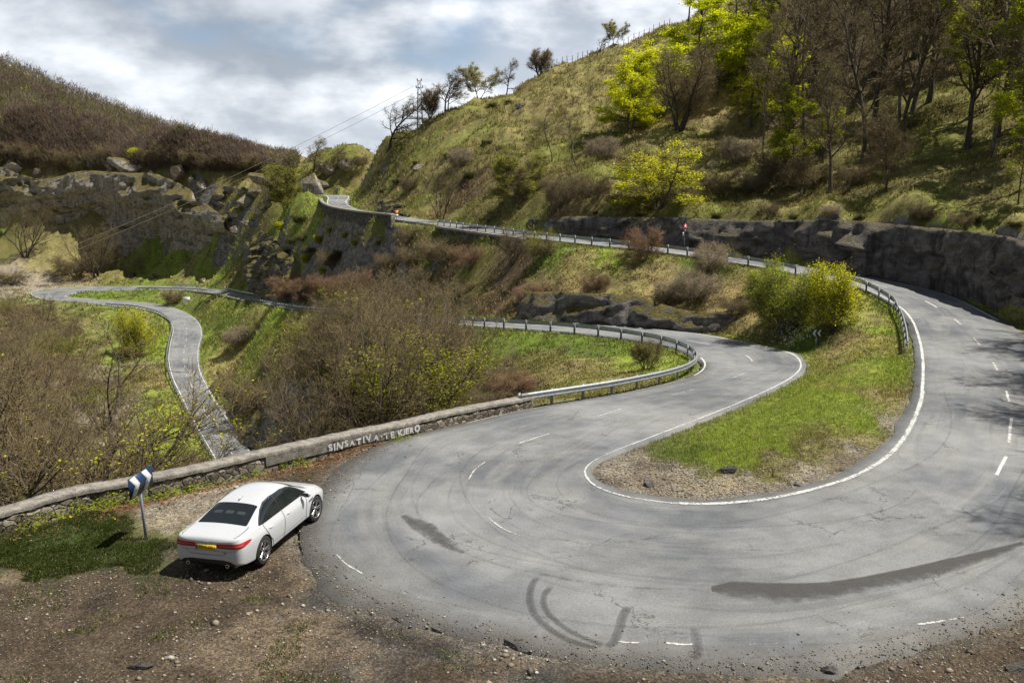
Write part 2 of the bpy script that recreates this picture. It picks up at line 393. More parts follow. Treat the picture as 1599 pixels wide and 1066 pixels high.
M['damp'] = decal('damp_stain', (0.075, 0.071, 0.069), 0.15, 0.62, 3.0, 0.78, rough=0.55)
M['crack'] = decal('tar_crack', (0.03, 0.03, 0.03), 0.40, 0.6, 7.0, 0.75)
M['bark'] = mat_bark('dark_bark', (0.045, 0.036, 0.028), (0.16, 0.135, 0.11))
M['bark_grey'] = mat_bark('grey_bark', (0.07, 0.06, 0.05), (0.22, 0.20, 0.17))
M['twig'] = mat_bark('brown_twigs', (0.108, 0.085, 0.046), (0.24, 0.19, 0.108))
M['twig_red'] = mat_bark('russet_twigs', (0.155, 0.098, 0.06), (0.26, 0.17, 0.105))
M['twig_pale'] = mat_bark('pale_twigs', (0.22, 0.18, 0.125), (0.40, 0.33, 0.23))
M['leaf'] = mat_leaf('bright_spring_leaves', (0.56, 0.62, 0.014), (0.80, 0.80, 0.03), 0.62)
M['leaf_dull'] = mat_leaf('young_green_leaves', (0.26, 0.32, 0.02), (0.44, 0.47, 0.05), 0.55)
M['leaf_bush'] = mat_leaf('bush_leaves', (0.27, 0.36, 0.03), (0.46, 0.53, 0.06), 0.6)
M['leaf_dark'] = mat_leaf('evergreen_leaves', (0.03, 0.05, 0.012), (0.07, 0.09, 0.02), 0.3)
M['blade'] = mat_blade('grass_blades'); M['pebble'] = None
M['wall'] = mat_wall('rubble_stone', (0.10, 0.085, 0.065), (0.33, 0.29, 0.235))
M['wall_dark'] = mat_wall('dark_masonry', (0.075, 0.066, 0.052), (0.20, 0.18, 0.145), 2.2, 0.3)
M['render'] = mat_conc('weathered_render', (0.13, 0.12, 0.105), (0.27, 0.255, 0.23))
M['coping'] = mat_conc('weathered_coping', (0.17, 0.155, 0.135), (0.36, 0.335, 0.295))
M['steel'] = simple('galvanised_steel', (0.40, 0.43, 0.45), 0.45, 0.65, 0.18, 5)
M['post'] = simple('dull_steel', (0.24, 0.25, 0.25), 0.6, 0.4, 0.2, 6)
M['paint'] = simple('white_car_paint', (0.52, 0.535, 0.56), 0.28, 0.0, 0.01, 3, Coat_Weight=0.8, Coat_Roughness=0.04)
M['glass'] = simple('tinted_glass', (0.012, 0.016, 0.018), 0.04, 0.0, 0.1, 3, Specular_IOR_Level=0.8)
M['black'] = simple('black_plastic', (0.015, 0.015, 0.016), 0.5, 0.0, 0.2, 9)
M['seam'] = simple('shadow_gap', (0.045, 0.045, 0.05), 0.6, 0, 0.1, 9)
M['tyre'] = simple('tyre', (0.018, 0.018, 0.018), 0.85, 0, 0.25, 12, 0.3)
M['alloy'] = simple('grey_alloy', (0.36, 0.36, 0.37), 0.3, 0.85, 0.08, 9)
M['disc'] = simple('brake_shadow', (0.03, 0.03, 0.032), 0.6, 0.3, 0.2, 9)
M['chrome'] = simple('bright_trim', (0.75, 0.76, 0.78), 0.12, 1.0, 0.05, 9)
M['lens'] = simple('red_lens', (0.42, 0.012, 0.015), 0.12, 0, 0.25, 26, Coat_Weight=0.6)
M['lens_lit'] = simple('pale_red_lens', (0.60, 0.08, 0.07), 0.12, 0, 0.2, 26, Coat_Weight=0.6)
M['plate'] = simple('yellow_plate', (0.72, 0.50, 0.02), 0.45, 0, 0.04, 9)
M['ink'] = simple('black_ink', (0.012, 0.012, 0.012), 0.5, 0, 0.1, 9)
M['sblue'] = simple('sign_dark_blue', (0.012, 0.035, 0.095), 0.4, 0, 0.2, 9)
M['swhite'] = simple('sign_white', (0.72, 0.72, 0.70), 0.45, 0, 0.07, 7)
M['sred'] = simple('sign_red', (0.55, 0.03, 0.025), 0.45, 0, 0.1, 7)
M['orange'] = simple('sign_orange', (0.75, 0.20, 0.03), 0.45, 0, 0.1, 7)
M['spost'] = simple('sign_post_steel', (0.34, 0.37, 0.42), 0.5, 0.5, 0.15, 9)
M['graf'] = decal('white_graffiti_paint', (0.60, 0.60, 0.62), 0.33, 0.45, 16.0, 0.95, soft=False)
M['wood'] = simple('weathered_wood', (0.14, 0.12, 0.10), 0.9, 0, 0.3, 14)
M['wire'] = simple('cable', (0.30, 0.26, 0.18), 0.7, 0, 0.1, 3)
# ------------------------------------------------------------------ road layout (edge pairs; 'y' = known distance, else known height)
Y_ = lambda x, y, Y: PY(x, y, Y)
Z_ = lambda x, y, z: PZ(x, y, z)
ST = [  # (downhill / inner edge, other edge)
 (Y_(470, 304, 228), Y_(505, 304, 232)), (Y_(508, 306, 205), Y_(543, 306, 206)), (Y_(511, 318, 184), Y_(541, 316, 185)),
 (Y_(524, 328, 158), Y_(550, 324, 163)), (Y_(560, 336, 138), Y_(574, 330.5, 147)), (Y_(620, 343, 122), Y_(625, 338, 129)), (Y_(688, 352, 108), Y_(694, 348, 114)),
 (Y_(760, 362, 96), Y_(766, 357.5, 102)), (Y_(880, 377, 84), Y_(886, 371.5, 89.5)),  (Z_(1040, 394, 3.55), Z_(1045, 387, 3.55)),
 (Z_(1180, 415, 2.9), Z_(1187, 406, 2.95)), (Z_(1255, 429, 2.4), Z_(1275, 418, 2.5)), (Z_(1338, 447, 1.7), Z_(1350, 431, 1.95)),
 (Z_(1395, 474, 1.0), Z_(1470, 458, 1.2)), (Z_(1419, 497, .6), Z_(1562, 500, .65)), (Z_(1431, 526, .4), Z_(1622, 538, .4)), (Z_(1437, 562, .2), Z_(1672, 575, .2)),
 (Z_(1435, 610, .05), Z_(1715, 620, .1)), (Z_(1420, 655, 0), Z_(1745, 680, 0)), (Z_(1390, 700, 0), Z_(1765, 760, 0)), (Z_(1340, 735, 0), Z_(1715, 860, 0)),
 (Z_(1280, 757, 0), Z_(1590, 954, 0)), (Z_(1200, 775, 0), Z_(1440, 1001, 0)), (Z_(1120, 783, 0), Z_(1270, 1034, 0)), (Z_(1050, 782, 0), Z_(1090, 1034, 0)),
 (Z_(980, 772, 0), Z_(900, 1020, 0)), (Z_(935, 757, 0), Z_(738, 990, 0)), (Z_(917, 738, 0), Z_(585, 940, 0)), (Z_(926, 722, 0), Z_(500, 882, 0)),
 (Z_(960, 705, 0), Z_(472, 822, 0)), (Z_(1000, 690, -.05), Z_(515, 757, 0)), (Z_(1080, 660, -.25), Z_(590, 697, -.1)), (Z_(1150, 632, -.5), Z_(700, 667, -.3)),
 (Z_(1200, 610, -.75), Z_(817, 640, -.6)), (Z_(1240, 588, -1.0), Z_(986, 611, -.9)), (Z_(1253, 570, -1.2), Z_(1080, 587, -1.1)), (Z_(1240, 553, -1.3), Z_(1097, 565, -1.3)),
 (Z_(1200, 542, -1.35), Z_(1062, 545, -1.35)), (Z_(1155, 533, -1.4), Z_(989, 530, -1.4)), (Z_(1080, 520, -1.4), Z_(900, 519, -1.4)), (Z_(935, 507, -1.45), Z_(800, 512, -1.5)),
 (Z_(800, 500, -1.6), Z_(745, 508.5, -1.9)), (Y_(693, 494, 87), Y_(670, 503, 84)), (Y_(580, 483.5, 113), Y_(570, 493, 108)), (Y_(461, 474, 149), Y_(455, 481.5, 143)),
 (Y_(400, 464, 183), Y_(396, 470.5, 177)), (Y_(330, 450.5, 230), Y_(328, 456, 222)), (Y_(260, 447, 250), Y_(258, 452.5, 242)), (Y_(190, 447, 258), Y_(192, 453, 249)),
 (Y_(110, 449, 261), Y_(130, 456, 249)), (Z_(52, 456, -20.1), Z_(106, 460.5, -20.1)), (Z_(62, 466, -20.2), Z_(104, 463, -20.1)), (Z_(110, 472, -20.3), Z_(125, 465.5, -20.3)),
 (Z_(165, 477, -20.4), Z_(167, 468.5, -20.4)), (Z_(206, 480, -20.5), Z_(213, 471, -20.5)), (Z_(243, 488, -20.7), Z_(258, 477, -20.7)), (Z_(264, 500, -21), Z_(292, 489, -21)),
 (Z_(270, 515, -21.3), Z_(310, 504, -21.3)), (Z_(266, 535, -21.7), Z_(315, 521, -21.7)), (Z_(263, 560, -22.2), Z_(310, 546, -22.2)), (Z_(268, 587, -22.8), Z_(312, 576, -22.6)),
 (Z_(283, 620, -23.8), Z_(328, 610, -23.6)), (Z_(303, 660, -24.9), Z_(354, 651, -24.7)), (Z_(333, 712, -26.1), Z_(392, 705, -26)), (Z_(368, 772, -27.2), Z_(437, 766, -27.2)),
 (Z_(410, 850, -28.4), Z_(492, 843, -28.4))]
E1 = np.array([s[0] for s in ST]); E2 = np.array([s[1] for s in ST])
_len = np.linalg.norm(np.diff((E1 + E2) / 2, axis=0), axis=1)
_len = np.maximum(_len, np.maximum(np.linalg.norm(np.diff(E1, axis=0), axis=1), np.linalg.norm(np.diff(E2, axis=0), axis=1)))
SUBS = [max(3, int(math.ceil(l / (0.35 if 14 <= i <= 40 else 0.8)))) for i, l in enumerate(_len)]
SI = np.concatenate([[0], np.cumsum(SUBS)])          # dense index of each station
D1 = catmull(E1, SUBS); D2 = catmull(E2, SUBS); DC = (D1 + D2) / 2
RS = arclen(DC); RW = np.linalg.norm(D2 - D1, axis=1) / 2
RN = (D2 - D1)[:, :2] / (2 * RW[:, None])              # from edge 1 to edge 2
_tan = np.gradient(DC, axis=0)[:, :2]; _tan /= np.linalg.norm(_tan, axis=1, keepdims=True) + 1e-9

# ------------------------------------------------------------------ terrain: scattered heights in (azimuth, ln r)
TP = []
def tp(lst):
    for x, y, Y in lst: TP.append(PY(x, y, Y))
def tx(lst):
    for q in lst: TP.append(np.array(q, float))
RIDGE = [(505, 240, 245), (560, 232, 240), (600, 228, 184), (650, 196, 168), (700, 171, 165), (760, 151, 164), (800, 143, 165), (850, 117, 168), (900, 102, 170),
         (960, 86, 172), (1040, 50, 175), (1100, 10, 178), (1200, -60, 181), (1400, -170, 182), (1599, -270, 180), (1900, -330, 170)]
tp(RIDGE)
for x, y, Y in RIDGE:
    q = PY(x, y, Y); tx([(q[0] * 1.05, q[1] * 1.05, q[2] - .6), (q[0] * 1.13, q[1] * 1.13, q[2] - 3.5), (q[0] * 1.28, q[1] * 1.28, q[2] - 12), (q[0] * 1.9, q[1] * 1.9, q[2] - 40)])
tp([(640, 272, 146), (650, 235, 156), (600, 266, 168), (575, 275, 186), (750, 325, 110), (750, 250, 134), (850, 322, 99), (850, 210, 141), (950, 318, 92), (950, 225, 122), (950, 140, 150), (1050, 322, 89),
    (1050, 225, 115), (1050, 130, 144), (1200, 330, 84), (1200, 250, 99), (1200, 120, 130), (1350, 335, 76), (1350, 250, 90), (1350, 100, 122), (1500, 342, 69),
    (1500, 245, 82), (1500, 100, 110), (1599, 362, 64), (1599, 260, 75), (1599, 60, 104), (1800, 395, 57), (1800, 250, 70), (2050, 420, 50), (2050, 150, 74)])
CUT = [(820, 358, 99), (900, 366, 91.5), (1050, 380, 84.5), (1190, 399, 78.5), (1300, 417, 73.5), (1400, 425, 70.5), (1480, 438, 66.5), (1560, 459, 60.5), (1640, 488, 54.5), (1740, 525, 48)]
CUT_TOP = [(820, 342, 100), (900, 338, 92.4), (1050, 340, 85.4), (1190, 344, 79.6), (1300, 343, 74.7), (1400, 350, 71.8), (1480, 357, 67.8), (1560, 366, 61.8), (1640, 385, 55.8), (1740, 415, 49.5)]
tp(CUT); tp(CUT_TOP)
tp([(520, 372, 149), (450, 380, 180), (420, 430, 184), (480, 432, 154), (560, 392, 125), (560, 450, 117), (650, 385, 107), (650, 445, 97), (750, 400, 91), (750, 462, 84),
    (850, 418, 78.5), (850, 470, 74), (950, 430, 74.5), (950, 477, 70), (1050, 440, 71), (1050, 490, 66.5), (1150, 450, 67.5), (1150, 500, 61.5), (1250, 480, 62), (1250, 520, 57)])
tp([(500, 640, 92), (600, 620, 74), (650, 560, 84), (450, 600, 114), (420, 640, 115), (400, 690, 112), (380, 560, 154), (350, 520, 184), (340, 600, 145), (430, 520, 142),
    (560, 530, 105), (700, 600, 62), (750, 645, 50), (900, 572, 55), (1000, 562, 54), (820, 540, 61.5), (700, 540, 77), (370, 640, 131), (390, 600, 136)])
tx([(-18, 32, -6), (-10, 36, -6.5), (-25, 45, -11), (-8, 48, -8.5), (-2, 45, -5.0), (-30, 70, -17), (-12, 70, -13.5), (-24, 92, -21), (-45, 92, -23), (-40, 80, -20.5), (-52, 115, -25.5)])
tp([(240, 600, 149), (230, 560, 169), (150, 560, 169), (100, 520, 192), (50, 600, 145), (100, 650, 121), (30, 720, 84), (150, 700, 101), (220, 680, 116), (0, 500, 203), (200, 520, 195), (-150, 500, 200), (-150, 650, 110)])
tp([(60, 440, 268), (0, 430, 270), (100, 425, 276), (30, 380, 300), (0, 300, 330), (150, 400, 290), (250, 420, 262), (300, 400, 256), (370, 388, 246), (400, 405, 212), (200, 430, 272), (340, 430, 248),
    (100, 348, 312), (200, 378, 294), (250, 394, 281), (320, 388, 266), (-200, 300, 330), (-200, 420, 270)])
tp([(0, 258, 332), (100, 276, 321), (200, 266, 304), (240, 266, 296), (280, 267, 288), (325, 292, 276), (360, 318, 256), (400, 330, 236), (-200, 240, 345)])
tp([(420, 300, 240), (450, 328, 190), (470, 308, 215), (440, 272, 300), (480, 264, 262), (522, 280, 222)])
LH = [(-260, 20, 520), (0, 97, 520), (100, 142, 540), (200, 182, 560), (300, 217, 580), (400, 241, 620), (440, 247, 650), (500, 254, 700), (600, 258, 760), (800, 262, 800)]
tp(LH); tp([(0, 200, 440), (200, 232, 450), (350, 252, 450), (450, 262, 400), (100, 252, 400), (300, 259, 390)])
for x, y, Y in LH:
    q = PY(x, y, Y); tx([(q[0] * 1.08, q[1] * 1.08, q[2] - 3), (q[0] * 1.35, q[1] * 1.35, q[2] - 35), (q[0] * 1.9, q[1] * 1.9, q[2] - 70)])
tx([(45, 40, 3), (50, 31, 4), (37, 23, 1.2), (46, 15, 3), (31, 13, 1.0), (62, 48, 12), (70, 28, 13), (26, 9, 2.0), (40, 2, 5), (0, 10, .25), (-10, 10, .2), (10, 10, .3), (0, 5, 2.6), (-14, 5, 2), (14, 5, 2.4),
    (0, 2, 4.4), (-8, 2, 4), (8, 2, 4), (-25, 14, .3), (-26, 22, -.1), (-19, 18, 0), (-40, 12, 1), (-40, 30, -8), (-60, 60, -16), (90, 60, 22)])
for x, y in ((0, 1000), (200, 950), (100, 860), (400, 1000), (300, 900), (330, 860), (420, 870), (250, 830), (450, 800), (380, 780), (60, 930), (500, 1040), (0, 840), (180, 800), (-80, 900), (-80, 1040), (230, 870), (150, 1050)): TP.append(PZ(x, y, 0.0))
for x, y in ((1100, 735), (1200, 700), (1000, 730), (1300, 690)): TP.append(PZ(x, y, 0.06))
for x, y in ((1330, 610), (1250, 640)): TP.append(PZ(x, y, 0.10))
for x, y in ((1360, 560), (1385, 520)): TP.append(PZ(x, y, 0.35))
WALLTOP = [(-160, 825), (-60, 803), (0, 789), (112, 758), (206, 742), (300, 724), (400, 701), (480, 684), (550, 669), (607, 658.5), (692, 639), (756, 627), (801, 619), (818, 615.5)]
_zb = np.interp([q[0] for q in WALLTOP], [-160, 430, 520, 600, 700, 780, 818], [0, 0, -.05, -.12, -.28, -.48, -.58])
WT_ = np.array([PZ(x, y, z + .47) for (x, y), z in zip(WALLTOP, _zb)]); WT_[:, 2] = _zb; _t = np.gradient(WT_, axis=0)[:, :2]; _t /= np.linalg.norm(_t, axis=1, keepdims=True)
WT_[:, :2] += np.stack([_t[:, 1], -_t[:, 0]], 1) * .50
WL = catmull(WT_, 12)
WLn = np.gradient(WL, axis=0)[:, :2]; WLn /= np.linalg.norm(WLn, axis=1, keepdims=True); WLn = np.stack([-WLn[:, 1], WLn[:, 0]], 1)   # outwards (away from the road)
for k in range(0, len(WL), 6):
    for d, dz in ((1.6, -1.7), (4.5, -4.2)):
        TP.append(np.array([WL[k, 0] + WLn[k, 0] * d, WL[k, 1] + WLn[k, 1] * d, WL[k, 2] + dz * (1 if k < len(WL) - 26 else .45)]))
    TP.append(np.array([WL[k, 0] - WLn[k, 0] * .8, WL[k, 1] - WLn[k, 1] * .8, WL[k, 2]]))
tp([(x, y, Y - 9) for x, y, Y in ((-40, 338, 333), (20, 347, 326), (80, 346, 316), (150, 370, 302), (215, 389, 291), (265, 395, 281), (320, 389, 267))])
TP = np.array(TP)
# drop scattered points that crowd a road, then add the road edges themselves
dm = np.linalg.norm(TP[:, None, :2] - DC[None, ::3, :2], axis=2); jn = dm.argmin(1)
keep = dm.min(1) > RW[::3][jn] + 0.5
TP = TP[keep]
k0 = np.arange(0, len(DC), 9)
rp = np.concatenate([np.c_[DC[k0, :2] + RN[k0] * (RW[k0, None] + .5) * s, (D2 if s > 0 else D1)[k0, 2]] for s in (-1, 1)])
ALLP = np.concatenate([TP, rp])
def uv_of(x, y): return np.stack([np.arctan2(x, y), 0.5 * np.log(x * x + y * y)], -1)
UVP = uv_of(ALLP[:, 0], ALLP[:, 1]); C2 = 0.022 ** 2
_A = np.sqrt(((UVP[:, None] - UVP[None]) ** 2).sum(-1) + C2)
_n = len(UVP); _A = np.block([[_A - 1e-4 * np.eye(_n), np.ones((_n, 1)), UVP], [np.ones((1, _n)), np.zeros((1, 3))], [UVP.T, np.zeros((2, 3))]])
_w = np.linalg.solve(_A, np.concatenate([ALLP[:, 2], np.zeros(3)]))
def rbf(uv):
    out = np.empty(len(uv))
    for a in range(0, len(uv), 20000):
        q = uv[a:a + 20000]; d = np.sqrt(((q[:, None] - UVP[None]) ** 2).sum(-1) + C2)
        out[a:a + 20000] = d @ _w[:_n] + _w[_n] + q @ _w[_n + 1:]
    return out
# polar grid
az = np.concatenate([np.linspace(-60, -33, 80, endpoint=False), np.linspace(-33, 33, 520, endpoint=False), np.linspace(33, 62, 90)]) * math.pi / 180
lr = np.concatenate([np.linspace(math.log(1.2), math.log(12), 60, endpoint=False), np.linspace(math.log(12), math.log(300), 560, endpoint=False), np.linspace(math.log(300), math.log(1500), 120)])
NA, NR = len(az), len(lr)
ca, cr = az[::3], lr[::3]
if ca[-1] != az[-1]: ca = np.append(ca, az[-1])
if cr[-1] != lr[-1]: cr = np.append(cr, lr[-1])
Hc = rbf(np.stack(np.meshgrid(ca, cr, indexing='ij'), -1).reshape(-1, 2)).reshape(len(ca), len(cr))
def bil(xs, ys, Z, x, y):
    i = np.clip(np.searchsorted(xs, x) - 1, 0, len(xs) - 2); j = np.clip(np.searchsorted(ys, y) - 1, 0, len(ys) - 2)
    a = np.clip((x - xs[i]) / (xs[i + 1] - xs[i]), 0, 1); b = np.clip((y - ys[j]) / (ys[j + 1] - ys[j]), 0, 1)
    return (Z[i, j] * (1 - a) * (1 - b) + Z[i + 1, j] * a * (1 - b) + Z[i, j + 1] * (1 - a) * b + Z[i + 1, j + 1] * a * b)
GA, GR = np.meshgrid(az, lr, indexing='ij'); ga, gr = GA.ravel(), GR.ravel()
X = np.exp(gr) * np.sin(ga); Yg = np.exp(gr) * np.cos(ga); H = bil(ca, cr, Hc, ga, gr)
# nearest road station of every grid vertex
def road_info(x, y):
    P2 = np.stack([x, y], 1).astype(np.float32); C = DC[::2, :2].astype(np.float32); idx = np.empty(len(P2), int); c2 = (C ** 2).sum(1)
    for a in range(0, len(P2), 20000):
        q = P2[a:a + 20000]; idx[a:a + 20000] = (c2[None] - 2 * q @ C.T).argmin(1)
    idx = idx * 2
    r = np.stack([x, y], 1) - DC[idx, :2]; lat = (r * RN[idx]).sum(1); tg = r - RN[idx] * lat[:, None]
    e = np.maximum(np.abs(lat) - RW[idx], 0); e = np.hypot(e, np.maximum(np.linalg.norm(tg, axis=1) - 1.0, 0) * (np.abs(lat) <= RW[idx] + 40))
    t = np.clip(lat / RW[idx] * .5 + .5, 0, 1); z = D1[idx, 2] * (1 - t) + D2[idx, 2] * t
    return idx, lat, e, z
RI, LAT, EX, ZR = road_info(X, Yg)
_q = grid_f(len(DC), 2)
_flat = np.stack([D1, D2], 1).reshape(-1, 3) * np.array([1, 1, 0]); _bvh = BVHTree.FromPolygons(_flat.tolist(), _q.tolist())
def road_exact(x, y, e0, z0):
    e, z = e0.copy(), z0.copy()
    for k in np.nonzero(e0 < 9)[0]:
        l, n_, f, d = _bvh.find_nearest((x[k], y[k], 0.0))
        a, b = D1[f], D2[f]; a2, b2 = D1[f + 1], D2[f + 1]
        ux, uy = b[0] - a[0], b[1] - a[1]; t = ((l.x - a[0]) * ux + (l.y - a[1]) * uy) / (ux * ux + uy * uy + 1e-9); t = min(1, max(0, t))
        e[k] = d; z[k] = (a[2] + a2[2]) * .5 * (1 - t) + (b[2] + b2[2]) * .5 * t
    return e, z
EX, ZR = road_exact(X, Yg, EX, ZR)
rr = np.exp(gr)
near = sstep(rr, 60, 25)
fo = np.clip(3.2 - (rr - 40) / 40, 1.3, 3.2); flatw = 1 - np.clip((EX - .25) / (fo - .25), 0, 1); flatw = flatw * flatw * (3 - 2 * flatw)
# the wall side falls away: no shoulder there; rock cuts rise right behind the verge
flat_fg = (np.abs(H) < 0.6) & (rr < 46)
amp = sstep(EX, 0.4, 5.0) * np.where(flat_fg, 0.10, 1.0) * np.clip(rr / 60, 0.3, 2.2)
P3 = np.stack([X, Yg, np.zeros_like(X)], 1)
nz = fbm(P3 / 9.0, 4, 11) * 0.85 + fbm(P3 / 2.4, 4, 21) * 0.42 + ridged(P3 / 1.1, 3, 31) * 0.10
nz = nz + np.where(rr > 380, fbm(P3 / 60, 4, 5) * 4.0, 0)
H = H + nz * amp
H = H + np.where(flat_fg, fbm(P3 / 0.9, 4, 61) * 0.035 * sstep(EX, 0.2, 1.5), 0)
H = H * (1 - flatw) + (ZR - 0.03 - 0.004 * np.clip(rr - 40, 0, 60)) * flatw
under = sstep(EX, 0.35, 0.0)
H = H - under * (0.05 + 0.0022 * rr)
# grass crown of the island and the kerbless ground stays just under the asphalt
HG = H.reshape(NA, NR)
def hz(x, y):
    x = np.atleast_1d(np.asarray(x, float)); y = np.atleast_1d(np.asarray(y, float))
    return bil(az, lr, HG, np.arctan2(x, y), 0.5 * np.log(x * x + y * y))
def ground(px, py, rmin=10, rmax=900):
    """first point of the ground along the line of sight through a photo pixel"""
    d = ray(px, py); rs = np.exp(np.linspace(math.log(rmin), math.log(rmax), 2400)); hd = math.hypot(d[0], d[1])
    x, y, z = d[0] / hd * rs, d[1] / hd * rs, CAMZ + d[2] / hd * rs
    h = hz(x, y); below = np.nonzero(z <= h)[0]
    k = below[0] if len(below) else len(rs) - 1
    return np.array([x[k], y[k], h[k]])
# slopes
dHr = np.gradient(HG, axis=1) / np.gradient(np.exp(lr))[None]; dHa = np.gradient(HG, axis=0) / (np.gradient(az)[:, None] * np.exp(lr)[None])
SLOPE = np.hypot(dHr, dHa).ravel()
# ------------------------------------------------------------------ ground cover colours
CT = dict(A=(.062, .058, .054), G=(.115, .165, .025), Y=(.205, .262, .036), S=(.30, .24, .105), B=(.105, .076, .044), D=(.080, .060, .041), V=(.25, .22, .175), O=(.155, .145, .045),
          K=(.045, .062, .015), L=(.135, .075, .040), T=(.225, .20, .075))
CPX = [ # (px, py, type)
 (560, 962, 'A'), (620, 990, 'A'), (700, 1012, 'A'), (525, 925, 'A'), (800, 1030, 'A'), (60, 1000, 'D'), (250, 960, 'D'), (420, 1010, 'D'), (150, 920, 'D'), (330, 880, 'D'), (450, 900, 'D'), (700, 1050, 'D'), (1000, 1058, 'D'), (1400, 1040, 'D'), (1550, 1010, 'D'), (0, 920, 'D'),
 (440, 860, 'D'), (290, 820, 'V'), (240, 800, 'V'), (330, 780, 'V'), (480, 740, 'D'), (520, 725, 'D'), (20, 860, 'K'), (60, 830, 'K'), (120, 840, 'K'), (180, 835, 'K'), (150, 810, 'K'), (90, 860, 'K'), (40, 880, 'K'), (205, 855, 'K'), (240, 845, 'K'),
 (210, 790, 'L'), (260, 770, 'L'), (350, 745, 'L'), (430, 725, 'L'), (480, 715, 'L'), (550, 697, 'L'), (620, 682, 'D'), (150, 795, 'L'), (30, 805, 'K'),
 (1040, 735, 'V'), (980, 740, 'V'), (1100, 765, 'V'), (1200, 762, 'V'), (1290, 742, 'V'), (1350, 705, 'V'), (1400, 660, 'V'), (1150, 750, 'V'), (960, 735, 'V'),
 (1080, 715, 'G'), (1130, 720, 'Y'), (1200, 730, 'O'), (1200, 690, 'Y'), (1280, 700, 'O'), (1150, 690, 'Y'), (1250, 650, 'Y'), (1320, 620, 'Y'), (1380, 620, 'T'), (1340, 660, 'Y'), (1390, 570, 'Y'), (1300, 570, 'T'), (1330, 540, 'S'), (1380, 510, 'Y'), (1260, 600, 'Y'), (1360, 690, 'T'),
 (1300, 520, 'G'), (1250, 530, 'G'), (1220, 500, 'O'), (1180, 480, 'S'), (1140, 460, 'S'), (1090, 460, 'T'), (1040, 440, 'S'), (1040, 490, 'B'), (980, 430, 'T'), (950, 470, 'B'), (900, 440, 'S'), (900, 410, 'T'), (860, 460, 'B'), (800, 420, 'B'), (790, 470, 'B'),
 (950, 395, 'Y'), (1100, 412, 'G'), (870, 385, 'G'), (740, 400, 'O'), (700, 440, 'B'), (650, 400, 'O'), (600, 380, 'O'), (580, 420, 'O'), (540, 380, 'O'), (520, 360, 'T'), (500, 400, 'O'), (480, 380, 'Y'), (450, 400, 'Y'), (440, 440, 'B'), (620, 440, 'B'), (560, 360, 'T'), (620, 360, 'S'),
 (850, 535, 'G'), (920, 545, 'G'), (1000, 560, 'Y'), (900, 580, 'T'), (960, 590, 'T'), (1050, 575, 'Y'), (830, 570, 'O'), (780, 540, 'G'), (820, 600, 'B'), (750, 590, 'B'), (700, 600, 'B'), (640, 560, 'B'), (560, 560, 'B'), (600, 620, 'B'),
 (430, 490, 'Y'), (400, 500, 'T'), (370, 490, 'G'), (380, 530, 'S'), (350, 520, 'G'), (420, 560, 'T'), (350, 560, 'S'), (400, 600, 'O'), (450, 600, 'B'), (500, 560, 'B'), (340, 590, 'T'),
 (270, 650, 'Y'), (290, 690, 'Y'), (240, 600, 'T'), (230, 560, 'Y'), (200, 600, 'O'), (150, 600, 'B'), (100, 560, 'B'), (50, 640, 'B'), (100, 680, 'B'), (170, 680, 'V'), (180, 640, 'V'), (170, 580, 'V'), (250, 640, 'Y'), (20, 700, 'B'), (0, 500, 'B'), (240, 700, 'Y'),
 (200, 461, 'G'), (150, 460, 'G'), (260, 462, 'G'), (290, 470, 'G'), (60, 441, 'V'), (100, 437, 'V'), (20, 436, 'V'), (60, 452, 'V'), (130, 428, 'S'), (100, 400, 'T'), (160, 395, 'T'), (40, 360, 'O'), (20, 330, 'Y'), (110, 350, 'T'),
 (230, 410, 'Y'), (280, 405, 'Y'), (330, 395, 'Y'), (300, 425, 'T'), (360, 400, 'Y'), (350, 430, 'Y'), (200, 430, 'O'), (240, 385, 'G'), (380, 420, 'O'),
 (380, 320, 'T'), (350, 300, 'O'), (400, 350, 'O'), (420, 380, 'Y'), (300, 290, 'O'),
 (620, 260, 'O'), (600, 290, 'B'), (660, 230, 'O'), (700, 220, 'T'), (640, 300, 'O'), (700, 280, 'O'), (750, 200, 'O'), (760, 240, 'O'), (720, 310, 'B'), (800, 190, 'T'), (850, 150, 'T'), (900, 130, 'T'), (950, 110, 'T'), (980, 80, 'T'), (1020, 70, 'T'),
 (850, 220, 'O'), (900, 240, 'O'), (850, 290, 'O'), (950, 280, 'O'), (900, 180, 'T'), (950, 250, 'O'), (880, 310, 'B'), (1010, 180, 'T'), (1080, 210, 'T'), (1100, 180, 'S'), (1050, 240, 'O'), (1120, 260, 'O'), (1150, 240, 'O'),
 (1000, 330, 'O'), (1100, 320, 'O'), (1150, 310, 'O'), (1200, 290, 'O'), (1250, 310, 'T'), (1300, 310, 'T'), (1350, 310, 'O'), (1400, 310, 'T'), (1430, 270, 'T'), (1460, 240, 'O'), (1500, 290, 'T'), (1560, 310, 'O'), (1590, 340, 'T'), (1480, 330, 'O'), (1400, 220, 'O'), (1300, 200, 'O'), (1350, 100, 'B'),
 (1500, 150, 'O'), (1590, 200, 'O'), (1250, 150, 'B'), (1150, 130, 'O'),
 (1500, 470, 'G'), (1570, 490, 'T'), (1440, 445, 'G'),
 (0, 150, 'B'), (100, 180, 'B'), (200, 210, 'B'), (300, 235, 'B'), (400, 250, 'B'), (50, 230, 'B'), (200, 250, 'B'), (480, 262, 'O'), (520, 250, 'O')]
cxy = np.array([ground(a, b)[:2] for a, b, _ in CPX]); ccol = np.array([CT[c] for _, _, c in CPX])
cuv = uv_of(cxy[:, 0], cxy[:, 1])
guv = np.stack([ga, gr], 1)
wv = np.stack([fbm(np.stack([ga * 40, gr * 22, 0 * ga], 1), 4, 77), fbm(np.stack([ga * 40, gr * 22, 0 * ga + 9], 1), 4, 78)], 1) * np.array([0.022, 0.05])
cq = (guv + wv)
